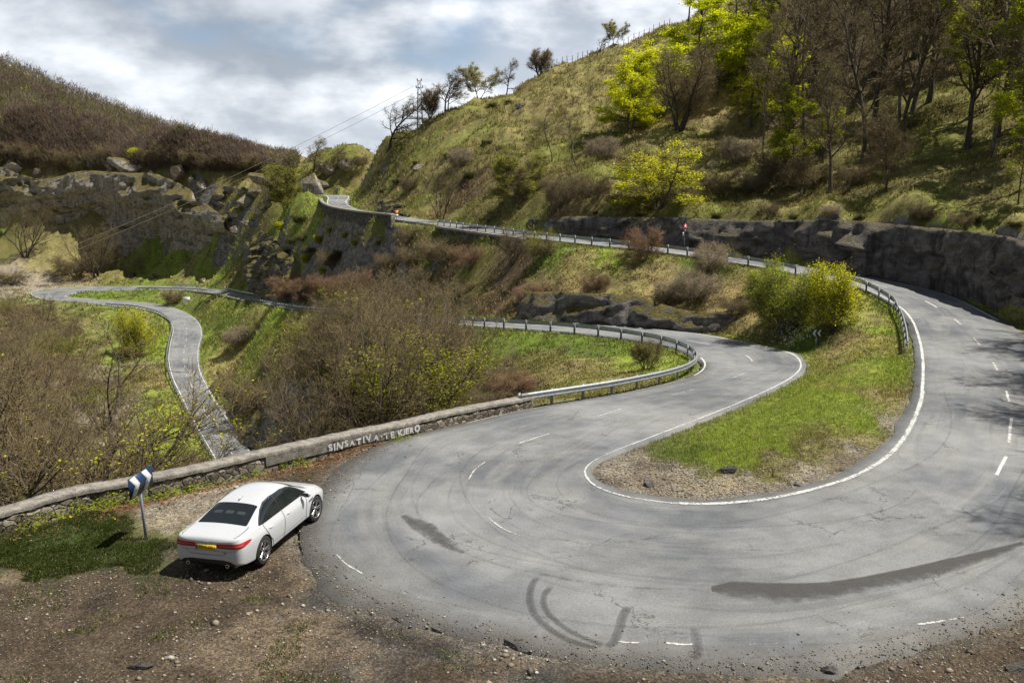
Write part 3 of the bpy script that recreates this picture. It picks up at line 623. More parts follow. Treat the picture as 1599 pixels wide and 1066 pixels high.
BASE = np.empty((len(cq), 3))
for a in range(0, len(cq), 20000):
    q = cq[a:a + 20000]; d2 = ((q[:, None] - cuv[None]) ** 2 * np.array([1.0, 0.55])).sum(-1) + 2e-5
    w = 1 / d2 ** 2.2; w /= w.sum(1, keepdims=True); BASE[a:a + 20000] = w @ ccol
# mixed patches: straw, moss, litter
m1 = fbm(P3 / 3.1, 5, 41); m2 = fbm(P3 / 1.2, 4, 51); m3 = fbm(P3 / 7.0, 3, 71)
veg = np.where(flat_fg & (EX > 0) & (Yg < 24.5), 0.35, 1.0)
def lerp(A, col, w): return A * (1 - w[:, None]) + np.array(col) * w[:, None]
BASE = lerp(BASE, CT['S'], 0.42 * sstep(m1, 0.12, 0.45) * veg * (EX > 0.8))
BASE = lerp(BASE, CT['B'], 0.60 * sstep(-m2, 0.10, 0.45) * veg * (EX > 0.8) * (Yg > 40))
BASE = lerp(BASE, CT['Y'], 0.28 * sstep(m3, 0.10, 0.4) * veg * (Yg > 40) * (rr < 250))
soilm = flat_fg & (EX > .0) & (BASE[:, 1] < BASE[:, 0] * .95) & (Yg < 31)
BASE = lerp(BASE, (.165, .128, .088), 0.75 * sstep(fbm(P3 / 2.3, 5, 43), .10, .42) * soilm)
BASE = lerp(BASE, (.045, .034, .025), 0.6 * sstep(fbm(P3 / 1.5, 4, 44), .18, .45) * soilm)
# narrow grass / grit verge along the distant roads
vg = sstep(EX, 1.6, 0.5) * (Yg > 48); BASE = lerp(BASE, CT['Y'], 0.55 * vg)
vg2 = sstep(EX, 0.9, 0.1) * (rr < 60); BASE = lerp(BASE, (.17, .155, .13), 0.55 * vg2)
ROCKW = sstep(SLOPE + 0.45 * m2, 1.5, 2.3) * (EX > 0.7) * (rr < 300) * 0.9 * (1 - flat_fg)
_green = BASE[:, 1] - BASE[:, 0]
GRIT = np.where(_green < 0.0, 1.0, 0.25) * flat_fg * 1.0
gmesh = mesh_np('ground', np.stack([X, Yg, H], 1), [grid_f(NA, NR)], M['terrain'], {'col': BASE, 'rock': ROCKW, 'grit': GRIT}, smooth=True)
tag(link('ground', gmesh), kind='structure')

# ------------------------------------------------------------------ road sheet with worn edges and thickness
def road_sheet():
    nt = 15; tt = np.linspace(0, 1, nt)
    jag1 = fbm(np.c_[D1 * 0.9], 4, 3) * 0.24; jag2 = fbm(np.c_[D2 * 0.55], 7, 4, .72) * 0.85
    inner = (np.arange(len(DC)) > SI[14]) & (np.arange(len(DC)) < SI[36])
    V = []; al = []; ac = []; ed = []
    for k in range(nt + 2):
        if k in (0, nt + 1):
            s = 0 if k == 0 else 1; base = (D1, D2)[s].copy(); base[:, :2] += RN * ((-1, 1)[s] * (0.30 + (jag1, jag2)[s]))[:, None]; base[:, 2] -= 0.55; t = float(s); e = np.zeros(len(DC))
        else:
            t = tt[k - 1]; base = D1 * (1 - t) + D2 * t
            if k == 1: base[:, :2] -= RN * (0.30 + jag1)[:, None]
            if k == nt: base[:, :2] += RN * (0.28 + jag2)[:, None]
            if k in (1, nt): base[:, 2] -= 0.006
            e = np.minimum(t, 1 - t) * 2 * RW + 0.3
            if t < .5: e = e + 3
            e = np.where(inner, e, e + 1.2)
        V.append(base); al.append(RS); ac.append(np.full(len(DC), t)); ed.append(e)
    V = np.stack(V, 1).reshape(-1, 3)
    me = mesh_np('road', V, [grid_f(len(DC), nt + 2)[:, ::-1]], M['asphalt'], {'along': np.stack(al, 1).ravel(), 'across': np.stack(ac, 1).ravel(), 'edge_m': np.stack(ed, 1).ravel()}, smooth=False)
    return tag(link('road', me), kind='structure')
ROAD = road_sheet()
def ribbon(i0, i1, off, width, side=None, zoff=0.012, a0=1.0, soft=0):
    """paint strip along the road. off: metres in from edge 1 (side 1), edge 2 (side 2) or fraction across (side 0)"""
    ii = np.arange(i0, i1 + 1); w = 2 * RW[ii]
    if side == 1: t = off / w
    elif side == 2: t = 1 - off / w
    else: t = np.full(len(ii), off) if np.isscalar(off) else off
    V = []; A = []
    for j, q in enumerate((-.5, -.25, .25, .5)):
        tq = t + q * width / w; V.append(D1[ii] * (1 - tq[:, None]) + D2[ii] * tq[:, None] + np.array([0, 0, 1]) * (zoff + 0.00012 * DC[ii, 1:2])); A.append((a0 if j in (1, 2) else a0 - soft) + np.clip((DC[ii, 1] - 55) / 60, 0, .22) * (a0 > .9))
    return np.stack(V, 1).reshape(-1, 3), grid_f(len(ii), 4)[:, ::-1], np.stack(A, 1).ravel()
def paint(name, strips, mat):
    V = []; Fs = []; A = []; n = 0
    for v, f, a in strips: V.append(v); Fs.append(f + n); A.append(a); n += len(v)
    return link(name, mesh_np(name, np.concatenate(V), [np.concatenate(Fs)], mat, {'a': np.concatenate(A)}), ROAD)
paint('inner_edge_line', [ribbon(SI[0], SI[17], 0.12, 0.16, 1, soft=.1), ribbon(SI[17], SI[25] - 8, 0.16, 0.22, 1, soft=.14, a0=.97), ribbon(SI[25] - 8, SI[26] + 4, 0.18, 0.16, 1, soft=.16, a0=.93), ribbon(SI[26] + 4, SI[33], 0.15, 0.19, 1, soft=.14, a0=.97), ribbon(SI[33], SI[len(ST) - 1], 0.12, 0.17, 1, soft=.1)], M['line'])
# the bend is painted a second, broader time on the inside
paint('outer_edge_line', [ribbon(SI[0], SI[14], 0.14, 0.14, 2, soft=.1), ribbon(SI[33] - 12, SI[34] + 14, 0.2, 0.13, 2, a0=.97, soft=.1), ribbon(SI[35], SI[36] + 4, 0.12, 0.15, 2, soft=.1), ribbon(SI[39], SI[len(ST) - 1], 0.14, 0.14, 2, soft=.1)], M['line'])
st = []; s = RS[0]
while s < RS[-1] - 3:
    i0, i1 = np.searchsorted(RS, [s, s + 2.2]); near_b = SI[14] <= i0 <= SI[36]
    if not (SI[19] + 3 < i0 < SI[31] - 4) : st.append(ribbon(i0, max(i1, i0 + 2), 0.5, 0.13, 0, soft=.1, a0=1.0 if not near_b else .98))
    s += 6.6
paint('centre_line', st, M['line'])
def quadstrip(px, width, z=0.016, a=None, sub=8, taper=True, asym=0):
    """soft mark on the bend along photo points lying on the level road there"""
    P = catmull(np.array([PZ(x, y, 0) for x, y in px]), sub); T = np.gradient(P, axis=0); T /= np.linalg.norm(T, axis=1, keepdims=True); Nn = np.stack([-T[:, 1], T[:, 0], 0 * T[:, 0]], 1)
    n = len(P); wd = width if np.isscalar(width) else np.interp(np.linspace(0, 1, n), np.linspace(0, 1, len(width)), width); wd = np.broadcast_to(wd, (n,))
    env = np.minimum(1, np.minimum(np.arange(n), np.arange(n)[::-1]) / (n * 0.12)) if taper else np.ones(n)
    V = []; A = []
    for q, aa in (((-.9, 0.0), (-.3, .75), (.1, 1.0), (.42, 1.0), (.5, .35)) if asym else ((-.5, 0.0), (-.3, .85), (0, 1.0), (.3, .85), (.5, 0.0))):
        V.append(P + Nn * (q * wd)[:, None] + np.array([0, 0, z])); A.append(aa * env * (1 if a is None else a))
    return np.stack(V, 1).reshape(-1, 3), grid_f(n, 5)[:, ::-1], np.stack(A, 1).ravel()
# lone dashes still readable on the bend, worn outer line
paint('worn_bend_dashes', [quadstrip([(732, 748), (742, 733), (758, 721)], .12, .013, .98, taper=False), quadstrip([(760, 806), (783, 824), (812, 837)], .12, .013, .96, taper=False), quadstrip([(810, 692), (835, 684), (858, 677)], .12, .013, 1.0, taper=False),
      quadstrip([(1556, 742), (1563, 728), (1571, 713)], .17, .013, 1.15, taper=False), quadstrip([(1577, 670), (1579, 658), (1579, 646)], .17, .013, 1.15, taper=False), quadstrip([(1440, 812), (1470, 802), (1490, 792)], .15, .013, .85, taper=False)], M['line'])
paint('worn_outer_line', [quadstrip([(526, 866), (540, 880), (566, 896)], .16, .013, 1.06, taper=False), quadstrip([(612, 920), (630, 926), (660, 935)], .17, .013, .98, taper=False), quadstrip([(965, 1001), (980, 1003), (998, 1003)], .17, .013, 1.1, taper=False),
      quadstrip([(1040, 1004), (1060, 1006), (1083, 1006)], .2, .013, 1.1, taper=False), quadstrip([(1170, 1006), (1240, 1003), (1330, 992), (1420, 977), (1508, 963)], .19, .013, .94, taper=False), quadstrip([(1432, 975), (1470, 970), (1505, 964)], .17, .014, 1.05, taper=False),
      quadstrip([(592, 704), (620, 692), (660, 680)], .16, .013, 1.0, taper=False), quadstrip([(660, 680), (700, 670), (760, 655)], .15, .013, .95, taper=False)], M['line_old'])
paint('tyre_marks', [quadstrip([(852, 890), (832, 912), (828, 940), (842, 968), (880, 995), (920, 1009), (945, 1011)], .26, .016, 1.12), quadstrip([(872, 905), (850, 930), (856, 957), (890, 985), (930, 1003), (950, 1010)], .22, .018, 1.1),
      quadstrip([(940, 1012), (958, 1003), (966, 985), (974, 960), (985, 940)], .30, .02, 1.1), quadstrip([(1078, 1030), (1090, 1020), (1088, 1000), (1083, 972)], .32), quadstrip([(1470, 640), (1442, 665), (1432, 700), (1436, 750)], .34, .015, .75),
      quadstrip([(1500, 650), (1484, 690), (1476, 720)], .3, .015, .55), quadstrip([(620, 800), (660, 850), (740, 890), (850, 915), (960, 925)], .5, .014, .6), quadstrip([(700, 690), (670, 720), (690, 780), (760, 840), (870, 878)], .45, .014, .55), quadstrip([(640, 720), (615, 760), (650, 830), (740, 880)], .4, .0145, .5),
      quadstrip([(760, 700), (735, 740), (750, 790), (830, 840), (950, 860)], .5, .0142, .45), quadstrip([(870, 690), (840, 740), (880, 800), (1000, 830), (1200, 810)], .6, .0138, .4), quadstrip([(1500, 840), (1520, 800), (1545, 730), (1560, 640)], .5, .0138, .45)], M['rubber'])
tr_ = []
for k, (fr, wd, aa) in enumerate(((.13, .35, .5), (.22, .25, .62), (.30, .5, .42), (.40, .3, .55), (.52, .4, .4), (.60, .28, .6), (.68, .5, .45), (.77, .3, .6), (.86, .4, .45), (.35, .18, .7), (.72, .16, .72), (.46, .16, .66), (.17, .14, .78), (.27, .12, .8), (.57, .14, .78), (.64, .12, .8), (.82, .14, .78), (.91, .14, .74))):
    i0_, i1_ = SI[17 + (k * 3) % 4], SI[34 - (k * 5) % 5]; ff = fr + .05 * np.sin(np.linspace(0, 5 + k, i1_ - i0_ + 1) + k); tr_.append(ribbon(i0_, i1_, ff, wd, 0, .009 + .0004 * k, aa, aa))
paint('wheel_tracks', tr_, M['rubber'])
paint('damp_stains', [quadstrip([(1112, 921), (1150, 923), (1230, 927), (1310, 921), (1400, 904), (1490, 882), (1560, 862), (1600, 848)], [.35, 1.1, 1.2, .9, .8, .7, .45, .2], .022, 1.05, taper=False, asym=1), quadstrip([(630, 805), (660, 822), (690, 845), (725, 863)], [.3, 1.0, .7, .25], .022, 1.0, taper=False),
      quadstrip([(700, 850), (760, 876), (850, 897), (960, 915), (1110, 922)], .22, .022, .80, taper=False)], M['damp'])
cr = random.Random(4); cs = []
for pts in ([(500, 885), (540, 912), (600, 945), (660, 968), (740, 985), (830, 1004)], [(765, 795), (790, 812), (830, 838), (920, 850), (1060, 838)], [(800, 790), (795, 808), (790, 812)], [(740, 830), (770, 822), (800, 806), (815, 800)], [(860, 862), (960, 850), (1080, 828)],
            [(540, 765), (560, 745), (575, 720)], [(530, 800), (548, 772), (552, 748)], [(1000, 1030), (1150, 1028), (1260, 1025)], [(1330, 818), (1360, 820), (1385, 826)], [(560, 930), (620, 952), (700, 978)], [(880, 855), (940, 846), (985, 832)], [(1120, 860), (1230, 858), (1340, 850)]):
    w = [(x + cr.uniform(-2, 2), y + cr.uniform(-1.5, 1.5)) for k in range(len(pts) - 1) for f in (0, .33, .66) for x, y in [(pts[k][0] * (1 - f) + pts[k + 1][0] * f, pts[k][1] * (1 - f) + pts[k + 1][1] * f)]] + [pts[-1]]
    cs.append(quadstrip(w, .055, .02, 1.0, 4, False))
paint('cracks', cs, M['crack'])
# ------------------------------------------------------------------ rock faces
def rock_strip(name, foot, top, mat, depth=0.8, res=0.35, seed=0, scale=1.6, lean=0.15, overhang=0.0, kind='structure', label=None, cat=None, group=None, bury=0.6):
    """craggy sheet with thickness from a foot line to a top line (world points), its back sunk in the slope"""
    foot = np.asarray(foot, float); top = np.asarray(top, float); n = int(arclen(foot)[-1] / res) + 2
    ip = lambda P: np.stack([np.interp(np.linspace(0, 1, n), np.linspace(0, 1, len(P)), P[:, k]) for k in range(3)], 1)
    foot = catmull(foot, 6); top = catmull(top, 6); foot, top = ip(foot), ip(top)
    hmax = np.linalg.norm(top - foot, axis=1).max(); m = int(hmax / res) + 3
    v = np.linspace(0, 1, m); g = foot[:, None] * (1 - v)[None, :, None] + top[:, None] * v[None, :, None]
    tg = np.gradient(foot, axis=0); nrm = np.stack([tg[:, 1], -tg[:, 0], 0 * tg[:, 0]], 1); nrm /= np.linalg.norm(nrm, axis=1, keepdims=True) + 1e-9
    if (nrm * (np.array([0, 0, 0]) - foot)).sum(1).mean() < 0: nrm = -nrm           # towards the open side
    P = g.reshape(-1, 3); q = P / scale * np.array([1, 1, 1.5])
    d = ridged(q * .45, 4, seed) * 0.9 + fbm(q * 1.4, 4, seed + 9) * 0.55 + np.round(fbm(q * .8 + 5, 2, seed + 5) * 3) / 3 * 0.5
    vv = np.tile(v, n); env = np.sin(np.pi * np.clip(vv * .9 + .08, 0, 1)) ** 0.6
    un = np.repeat(np.linspace(0, 1, n), m); env = env * np.minimum(1, np.minimum(un, 1 - un) * 9)
    lz = P[:, 2] / scale * 1.3 + fbm(q * .5 + 2, 3, seed + 20) * 1.6; lf = lz - np.floor(lz); led = (sstep(lf, 0, .16) - lf) * (.5 + fbm(q * .7, 2, seed + 31))
    d = d + led * 1.1 + fbm(P * 1.9, 3, seed + 40) * .22 + ridged(P * .8, 3, seed + 41) * .18
    off = d * depth * (0.25 + 0.75 * env) - bury * (1 - np.minimum(1, np.minimum(un, 1 - un) * 12)) + overhang * sstep(vv, 0.25, 0.75)
    P = P + np.repeat(nrm, m, 0) * off[:, None] + np.stack([0 * off, 0 * off, fbm(q * .9 + 3, 3, seed + 2) * depth * .5 * env], 1)
    G = P.reshape(n, m, 3)
    back = G[:, -1:, :] - nrm[:, None] * np.array([0.5, 1.6])[None, :, None] - np.array([0, 0, 1]) * np.array([0.15, 1.1])[None, :, None] * depth
    base = G[:, :1, :] - np.array([0, 0, 1.2])
    G = np.concatenate([base, G, back], 1); mm = G.shape[1]
    o = link(name, mesh_np(name, G.reshape(-1, 3), [grid_f(n, mm)], mat, smooth=False))
    return tag(o, label, cat, group, kind)
def wall_at(px, d):
    k = np.argmin(np.abs(799.5 + F * WL[:, 0] / (WL[:, 1] * CP - (WL[:, 2] - CAMZ) * SP) - px)); q = WL[k].copy(); q[:2] -= WLn[k] * d; q[2] = hz(q[0], q[1])[0]; return q
def gp(lst, dz=0.0): return [ground(x, y) + np.array([0, 0, dz]) for x, y in lst]
cf = [PY(x, y, Y - 0.5) - np.array([0, 0, .2]) for x, y, Y in CUT]; ct = [PY(x, y, Y - .9) for x, y, Y in CUT_TOP]
rock_strip('rock_cutting', cf, ct, M['cut'], 0.85, 0.3, 3, 2.4)
# rock below the bank, right behind the middle road
mr = [(740, 497), (800, 498), (880, 501), (960, 506), (1040, 512), (1120, 520)]
mf = []; mt = []
for x, y in mr:
    k = np.argmin(np.linalg.norm(D1[SI[36]:SI[45], :2] - PZ(x, y, -1.6)[:2], axis=1)) + SI[36]
    b = D1[k].copy(); b[:2] -= RN[k] * 1.3; mf.append(b - np.array([0, 0, .2]))
    c = b.copy(); c[:2] -= RN[k] * 1.1; c[2] += 2.3 if x < 1040 else 1.5; mt.append(c)
rock_strip('rock_outcrop', mf, mt, M['rock'], 0.9, 0.28, 13, 1.9)
# limestone cliff with its undercut, far left across the valley
lf = [(-40, 335), (20, 345), (80, 340), (150, 368), (215, 388), (265, 394), (320, 386), (372, 380)]
lt = [(-40, 240, 341), (20, 262, 337), (80, 280, 330), (150, 268, 323), (215, 270, 316), (265, 272, 308), (320, 300, 290), (372, 340, 255)]
LFY = [333, 326, 316, 302, 291, 281, 267, 250]
lfp = [PY(x, y, Y - 3.5) - np.array([0, 0, 2.0]) for (x, y), Y in zip(lf, LFY)]; ltp = [PY(x, y, Y + 1.5) for (x, y, _), Y in zip(lt, LFY)]
rock_strip('limestone_cliff', lfp, ltp, M['lime'], 4.2, 0.8, 23, 9.0, overhang=4.0)
# steep rock under the upper parapet and beside the lower road
a = [(388, 452), (410, 458), (440, 462), (470, 466)]; b_ = [(392, 372), (412, 362), (440, 385), (468, 412)]
def lift(foot_px, top_px, fwd=1.0):
    f = [ground(*p) for p in foot_px]; t = [ground(*p) for p in top_px]
    return [q - np.array([q[0], q[1], 0]) / np.hypot(q[0], q[1]) * fwd - np.array([0, 0, .4]) for q in f], [q - np.array([q[0], q[1], 0]) / np.hypot(q[0], q[1]) * fwd * .4 for q in t]
rock_strip('rock_face', *lift(a, b_, 1.2), M['rock'], 2.2, 0.5, 33, 5.0)
rock_strip('rock_face', *lift([(332, 606), (352, 640), (376, 676), (398, 702)], [(336, 575), (362, 592), (398, 628), (425, 668)], 1.0), M['rock'], 1.3, 0.4, 43, 3.0)
rock_strip('rock_face', *lift([(588, 331), (605, 333), (622, 334), (660, 341)], [(590, 308), (605, 310), (622, 314), (662, 328)], 0.5), M['rock'], 1.3, 0.4, 53, 3.0)

# ------------------------------------------------------------------ boulders
def boulder_mesh(seed, mat, flat=0.75, n=52):
    u = np.linspace(0, 2 * np.pi, n, endpoint=False); v = np.linspace(-np.pi / 2 + .05, np.pi / 2 - .05, n // 2)
    U, V = np.meshgrid(u, v, indexing='ij'); D = np.stack([np.cos(V) * np.cos(U), np.cos(V) * np.sin(U), np.sin(V)], -1).reshape(-1, 3)
    rs = np.random.RandomState(seed)
    r = np.full(len(D), 1.0)
    for k in range(22):                                # planes chop the ball into facets
        nn = rs.normal(size=3) * np.array([1, 1, .7]); nn /= np.linalg.norm(nn); h = rs.uniform(.42, .85); dn = D @ nn; r = np.where(dn > 1e-3, np.minimum(r, h / np.maximum(dn, 1e-3)), r)
    r = r * (1 + 0.10 * fbm(D * 2.5 + seed, 4, seed) + 0.07 * ridged(D * 3.5 + seed, 3, seed + 3))
    P = D * r[:, None] * np.array([1, rs.uniform(.7, 1), flat]); m = n // 2
    i = np.arange(n)[:, None]; j = np.arange(m - 1)[None]; i2 = (i + 1) % n
    Fq = np.stack([i * m + j, i2 * m + j, i2 * m + j + 1, i * m + j + 1], -1).reshape(-1, 4)
    return mesh_np('boulder', P, [Fq], mat, smooth=False)
BM = {k: [boulder_mesh(s, M[k]) for s in (1, 2, 3, 4)] for k in ('rock', 'lime', 'stone', 'pale_stone')}
def boulder(px, py, size, label, group=None, mat='rock', v=0, sink=.25, name='boulder', rz=None, at=None):
    g = ground(px, py) if at is None else np.array(at, float); o = link(name, BM[mat][v % 4]); s = size if not np.isscalar(size) else (size, size * .8, size * .7)
    o.location = (g[0], g[1], g[2] + s[2] * (.5 - sink) * .8); o.scale = s; o.rotation_euler = (0.1 * v, .13 * (v % 3), (px * .37 + v) if rz is None else rz)
    return tag(o, label, 'boulder', group)
boulder(205, 268, (9, 7, 6), 'broad grey limestone knob on top of the left cliff below a yellow-green shrub', None, 'lime', 0)
boulder(282, 278, (8, 6, 5), 'grey limestone block on the cliff edge right of the shrub-topped knob', None, 'lime', 1)
boulder(22, 268, (6, 5, 4.5), 'upper grey boulder at the far left end of the cliff', None, 'lime', 2)
boulder(6, 312, (5, 4, 3.5), 'lower grey boulder at the far left edge under the cliff end', None, 'lime', 3)
for k, (x, y, s) in enumerate(((100, 285, 3.5), (160, 276, 3), (240, 272, 3), (318, 292, 4), (342, 306, 4), (360, 298, 3.5), (385, 318, 4), (372, 338, 3), (398, 300, 5), (410, 285, 5), (330, 330, 3), (352, 345, 3), (392, 352, 3.4), (405, 335, 3), (300, 284, 3), (378, 300, 3), (420, 320, 3), (345, 322, 2.4), (366, 362, 2.6), (388, 388, 3), (310, 310, 2.4), (130, 272, 2.6), (60, 272, 3), (222, 262, 3))):
    boulder(x, y, s, 'weathered pale limestone block among grass along the top of the left cliff', 'limestone blocks on the cliff top', 'lime', k)
boulder(205, 432, 2.6, 'dark grey boulder by the far bend, left of a smaller pair', None, 'rock', 1)
boulder(240, 434, 2.1, 'grey boulder right of the larger dark one above the far bend', None, 'rock', 2)
boulder(222, 440, 1.4, 'small rock between the two boulders above the far bend', None, 'rock', 3)
boulder(318, 440, 1.9, 'pale boulder beside the guardrail end at the far bend', None, 'lime', 0)
boulder(342, 442, 1.6, 'pale boulder under the grassy bank just right of the far guardrail end', None, 'lime', 3)
boulder(486, 300, (5, 4, 5.5), 'tall grey rock outcrop at the outer edge of the upper road', None, 'lime', 2, .2)
boulder(498, 292, (3.4, 3, 3), 'smaller rock leaning on the outcrop beside the upper road', None, 'lime', 1, .2)
boulder(655, 263, (1.8, 1.3, 1.0), 'pale grey rock lying in the grass of the left part of the hillside', None, 'lime', 3)
boulder(812, 168, (1.3, 1.1, .9), 'grey rock on the open grass slope below the ridge trees', None, 'lime', 1)
boulder(1110, 260, (1.5, 1.1, .8), 'dark rock lying in brown litter right of the spreading green tree', None, 'rock', 2)
boulder(1135, 738, (.42, .34, .30), 'dark earthy lump of rock at the gravel edge of the grass island', None, 'stone', 1)
boulder(1015, 757, (.5, .35, .22), 'flat grey slab of rock in the gravel tip of the island', None, 'stone', 3, .3)
boulder(1250, 759, (.30, .20, .13), 'flat pale stone beside the inner white line at the island rim', None, 'pale_stone', 2)
boulder(1367, 631, (.17, .13, .12), 'single white stone lying on the grass island', None, 'pale_stone', 1)
boulder(1588, 1046, (.34, .22, .2), 'blue-grey flat stone in the verge at the bottom right corner', None, 'stone', 0)
boulder(1294, 1050, (.26, .2, .17), 'black stone in the gravel at the bottom edge of the bend', None, 'stone', 2)
boulder(218, 1043, (.30, .16, .13), 'dark grey stone on the bare soil left of the road', None, 'stone', 1)
boulder(434, 966, (.16, .12, .08), 'pale flat stone on the soil beside the broken asphalt edge', None, 'pale_stone', 3)
boulder(322, 748, (.20, .14, .2), 'white stone on the litter beneath the parapet behind the car', None, 'pale_stone', 1)

boulder(540, 262, (3.5, 3, 3), 'mossy rock on the knoll behind the end of the upper road', None, 'lime', 2)
boulder(512, 268, (4, 3, 2.6), 'grey rock on the knoll left behind the upper road end', None, 'lime', 0)
# ------------------------------------------------------------------ parapet and retaining walls
def wall_thing(name, base, h, th, label, body, cap=None, cap_h=.13, over=.05, seed=0, res=.18, jag=.04, down=2.5, front=None, parts=True):
    """wall along base points (front foot, road side on the right hand of travel); > masonry, coping"""
    P = resample(base, res); T = np.gradient(P, axis=0)[:, :2]; T /= np.linalg.norm(T, axis=1, keepdims=True); Nn = np.stack([-T[:, 1], T[:, 0]], 1)
    hh = np.full(len(P), h) if np.isscalar(h) else np.interp(np.linspace(0, 1, len(P)), np.linspace(0, 1, len(h)), h)
    nv = max(4, int(h if np.isscalar(h) else max(h)) * 5 + 4)
    root = empty(name, P[len(P) // 2]); root['label'] = label; root['category'] = 'wall'; o0 = P[len(P) // 2]
    def ring(hb, ht, t0, t1, n, sd, jg):
        rows = []
        vs = np.linspace(0, 1, n)
        for v in vs: rows.append((t0, hb + (ht - hb) * v))
        for w in np.linspace(0, 1, 4)[1:]: rows.append((t0 + (t1 - t0) * w, ht))
        rows.append((t1, hb - down))
        V = []
        for d, z in rows:
            q = np.c_[P[:, :2] + Nn * d, P[:, 2] + z]
            nn = fbm(q * 4.5, 4, sd); n2 = fbm(q * 5.5 + 7, 3, sd + 1)
            q[:, :2] += Nn * (nn * jg)[:, None] * (-1 if d < (t0 + t1) / 2 else 1); q[:, 2] += n2 * jg * .8
            V.append(q)
        V = np.stack(V, 1); k = V.shape[1]
        ends = [np.array([[0] + list(range(k - 1, 0, -1))]), np.array([list(range(k))]) + (len(P) - 1) * k]
        return V.reshape(-1, 3) - o0, [grid_f(len(P), k)[:, ::-1]] + [e for e in ends]
    bt = hh - (cap_h if cap else 0)
    v, f = ring(np.full(len(P), -.35), bt, 0.0, th, nv, seed, jag); link('masonry', mesh_np('masonry', v, f, body), root)
    if cap:
        sv, down0 = down, 0.0
        def capring():
            nonlocal down
            down = 0.0; r = ring(bt - .01, hh, -over, th + over, 3, seed + 5, jag * .8); down = sv; return r
        v, f = capring(); link('coping', mesh_np('coping', v, f, cap), root)
    return root, P, Nn, hh
pw, PWp, PWn, PWh = wall_thing('parapet_wall', WL, .45, .46, 'low weathered stone parapet with white painted words along the outside of the bend', M['wall'], M['coping'], .13, .04, 3, .14, .05)
# painted words follow the road face of the wall
def wall_text(body, px0, px1, height, zc, mat, parent, root_loc):
    import bmesh
    lr_ = random.Random(11); big = bmesh.new(); xc = 0.0
    for ch in body:
        if ch == ' ': xc += .42; continue
        cu = bpy.data.curves.new('lettering', 'FONT'); cu.body = ch; cu.size = 1; cu.resolution_u = 3; cu.offset = lr_.uniform(.03, .05)
        to = bpy.data.objects.new('lettering_src', cu); COL.objects.link(to); bpy.context.view_layer.update()
        m1 = bpy.data.meshes.new_from_object(to.evaluated_get(bpy.context.evaluated_depsgraph_get())); bpy.data.objects.remove(to)
        w = max(v.co.x for v in m1.vertices) - min(v.co.x for v in m1.vertices); x0 = min(v.co.x for v in m1.vertices)
        m1.transform(Matrix.Translation((xc + w / 2, .35 + lr_.uniform(-.07, .07), 0)) @ Matrix.Rotation(lr_.uniform(-.16, .16), 4, 'Z') @ Matrix.Scale(lr_.uniform(.86, 1.16), 4) @ Matrix.Translation((-x0 - w / 2, -.35, 0)))
        big.from_mesh(m1); xc += w + lr_.uniform(.10, .24)
    bm = big; bmesh.ops.triangulate(bm, faces=bm.faces[:])
    for _ in range(2): bmesh.ops.subdivide_edges(bm, edges=[e for e in bm.edges if e.calc_length() > .10], cuts=1)
    bmesh.ops.triangulate(bm, faces=bm.faces[:]); me = bpy.data.meshes.new('painted_words'); bm.to_mesh(me); bm.free()
    n = len(me.vertices); co = np.empty(n * 3); me.vertices.foreach_get('co', co); co = co.reshape(-1, 3)
    x0, x1 = co[:, 0].min(), co[:, 0].max(); y0, y1 = co[:, 1].min(), co[:, 1].max()
    sl = arclen(PWp); pr = lambda px: np.argmin(np.abs(799.5 + F * PWp[:, 0] / (PWp[:, 1] * CP - (PWp[:, 2] - CAMZ) * SP) - px))
    sa, sb = sl[pr(px0)], sl[pr(px1)]; s = sa + (co[:, 0] - x0) / (x1 - x0) * (sb - sa); hz_ = zc + ((co[:, 1] - y0) / (y1 - y0) - .5) * height
    hz_ = hz_ + 0.035 * fbm(np.c_[s * 2.2, hz_ * 2, 0 * s], 3, 5); s = s + 0.03 * fbm(np.c_[s * 3, hz_ * 5, 0 * s + 4], 3, 6)
    out = np.stack([np.interp(s, sl, PWp[:, k]) for k in range(3)], 1); nn = np.stack([np.interp(s, sl, PWn[:, k]) for k in range(2)], 1)
    q = out.copy(); q[:, 2] += hz_; q[:, :2] -= nn * .078
    q = q - np.array(root_loc); me.vertices.foreach_set('co', q.ravel().astype(np.float32)); me.update(); me.materials.clear(); me.materials.append(mat)
    return link('painted_words', me, parent)
# smooth rendered band that carries the words
i0 = np.argmin(np.abs(PWp[:, 0] - PZ(430, 709, 0)[0])); i1 = np.argmin(np.abs(PWp[:, 0] - PZ(655, 668, -.2)[0]))
_o = np.array(pw.location); V = []
for z in np.linspace(.0, .30, 6):
    q = PWp[i0:i1].copy(); q[:, :2] -= PWn[i0:i1] * (.044 + .012 * fbm(np.c_[q[:, :2] * 1.5, np.full(len(q), z * 6)], 3, 8))[:, None]; q[:, 2] += z + .03 * fbm(q * 2.2, 3, 9); V.append(q - _o)
V = np.stack(V, 1); link('render_patch', mesh_np('render_patch', V.reshape(-1, 3), [grid_f(len(V), 6)[:, ::-1]], M['render']), pw)
wall_text('SINSATIVA·TE KIERO', 512, 654, .31, .165, M['graf'], pw, _o)
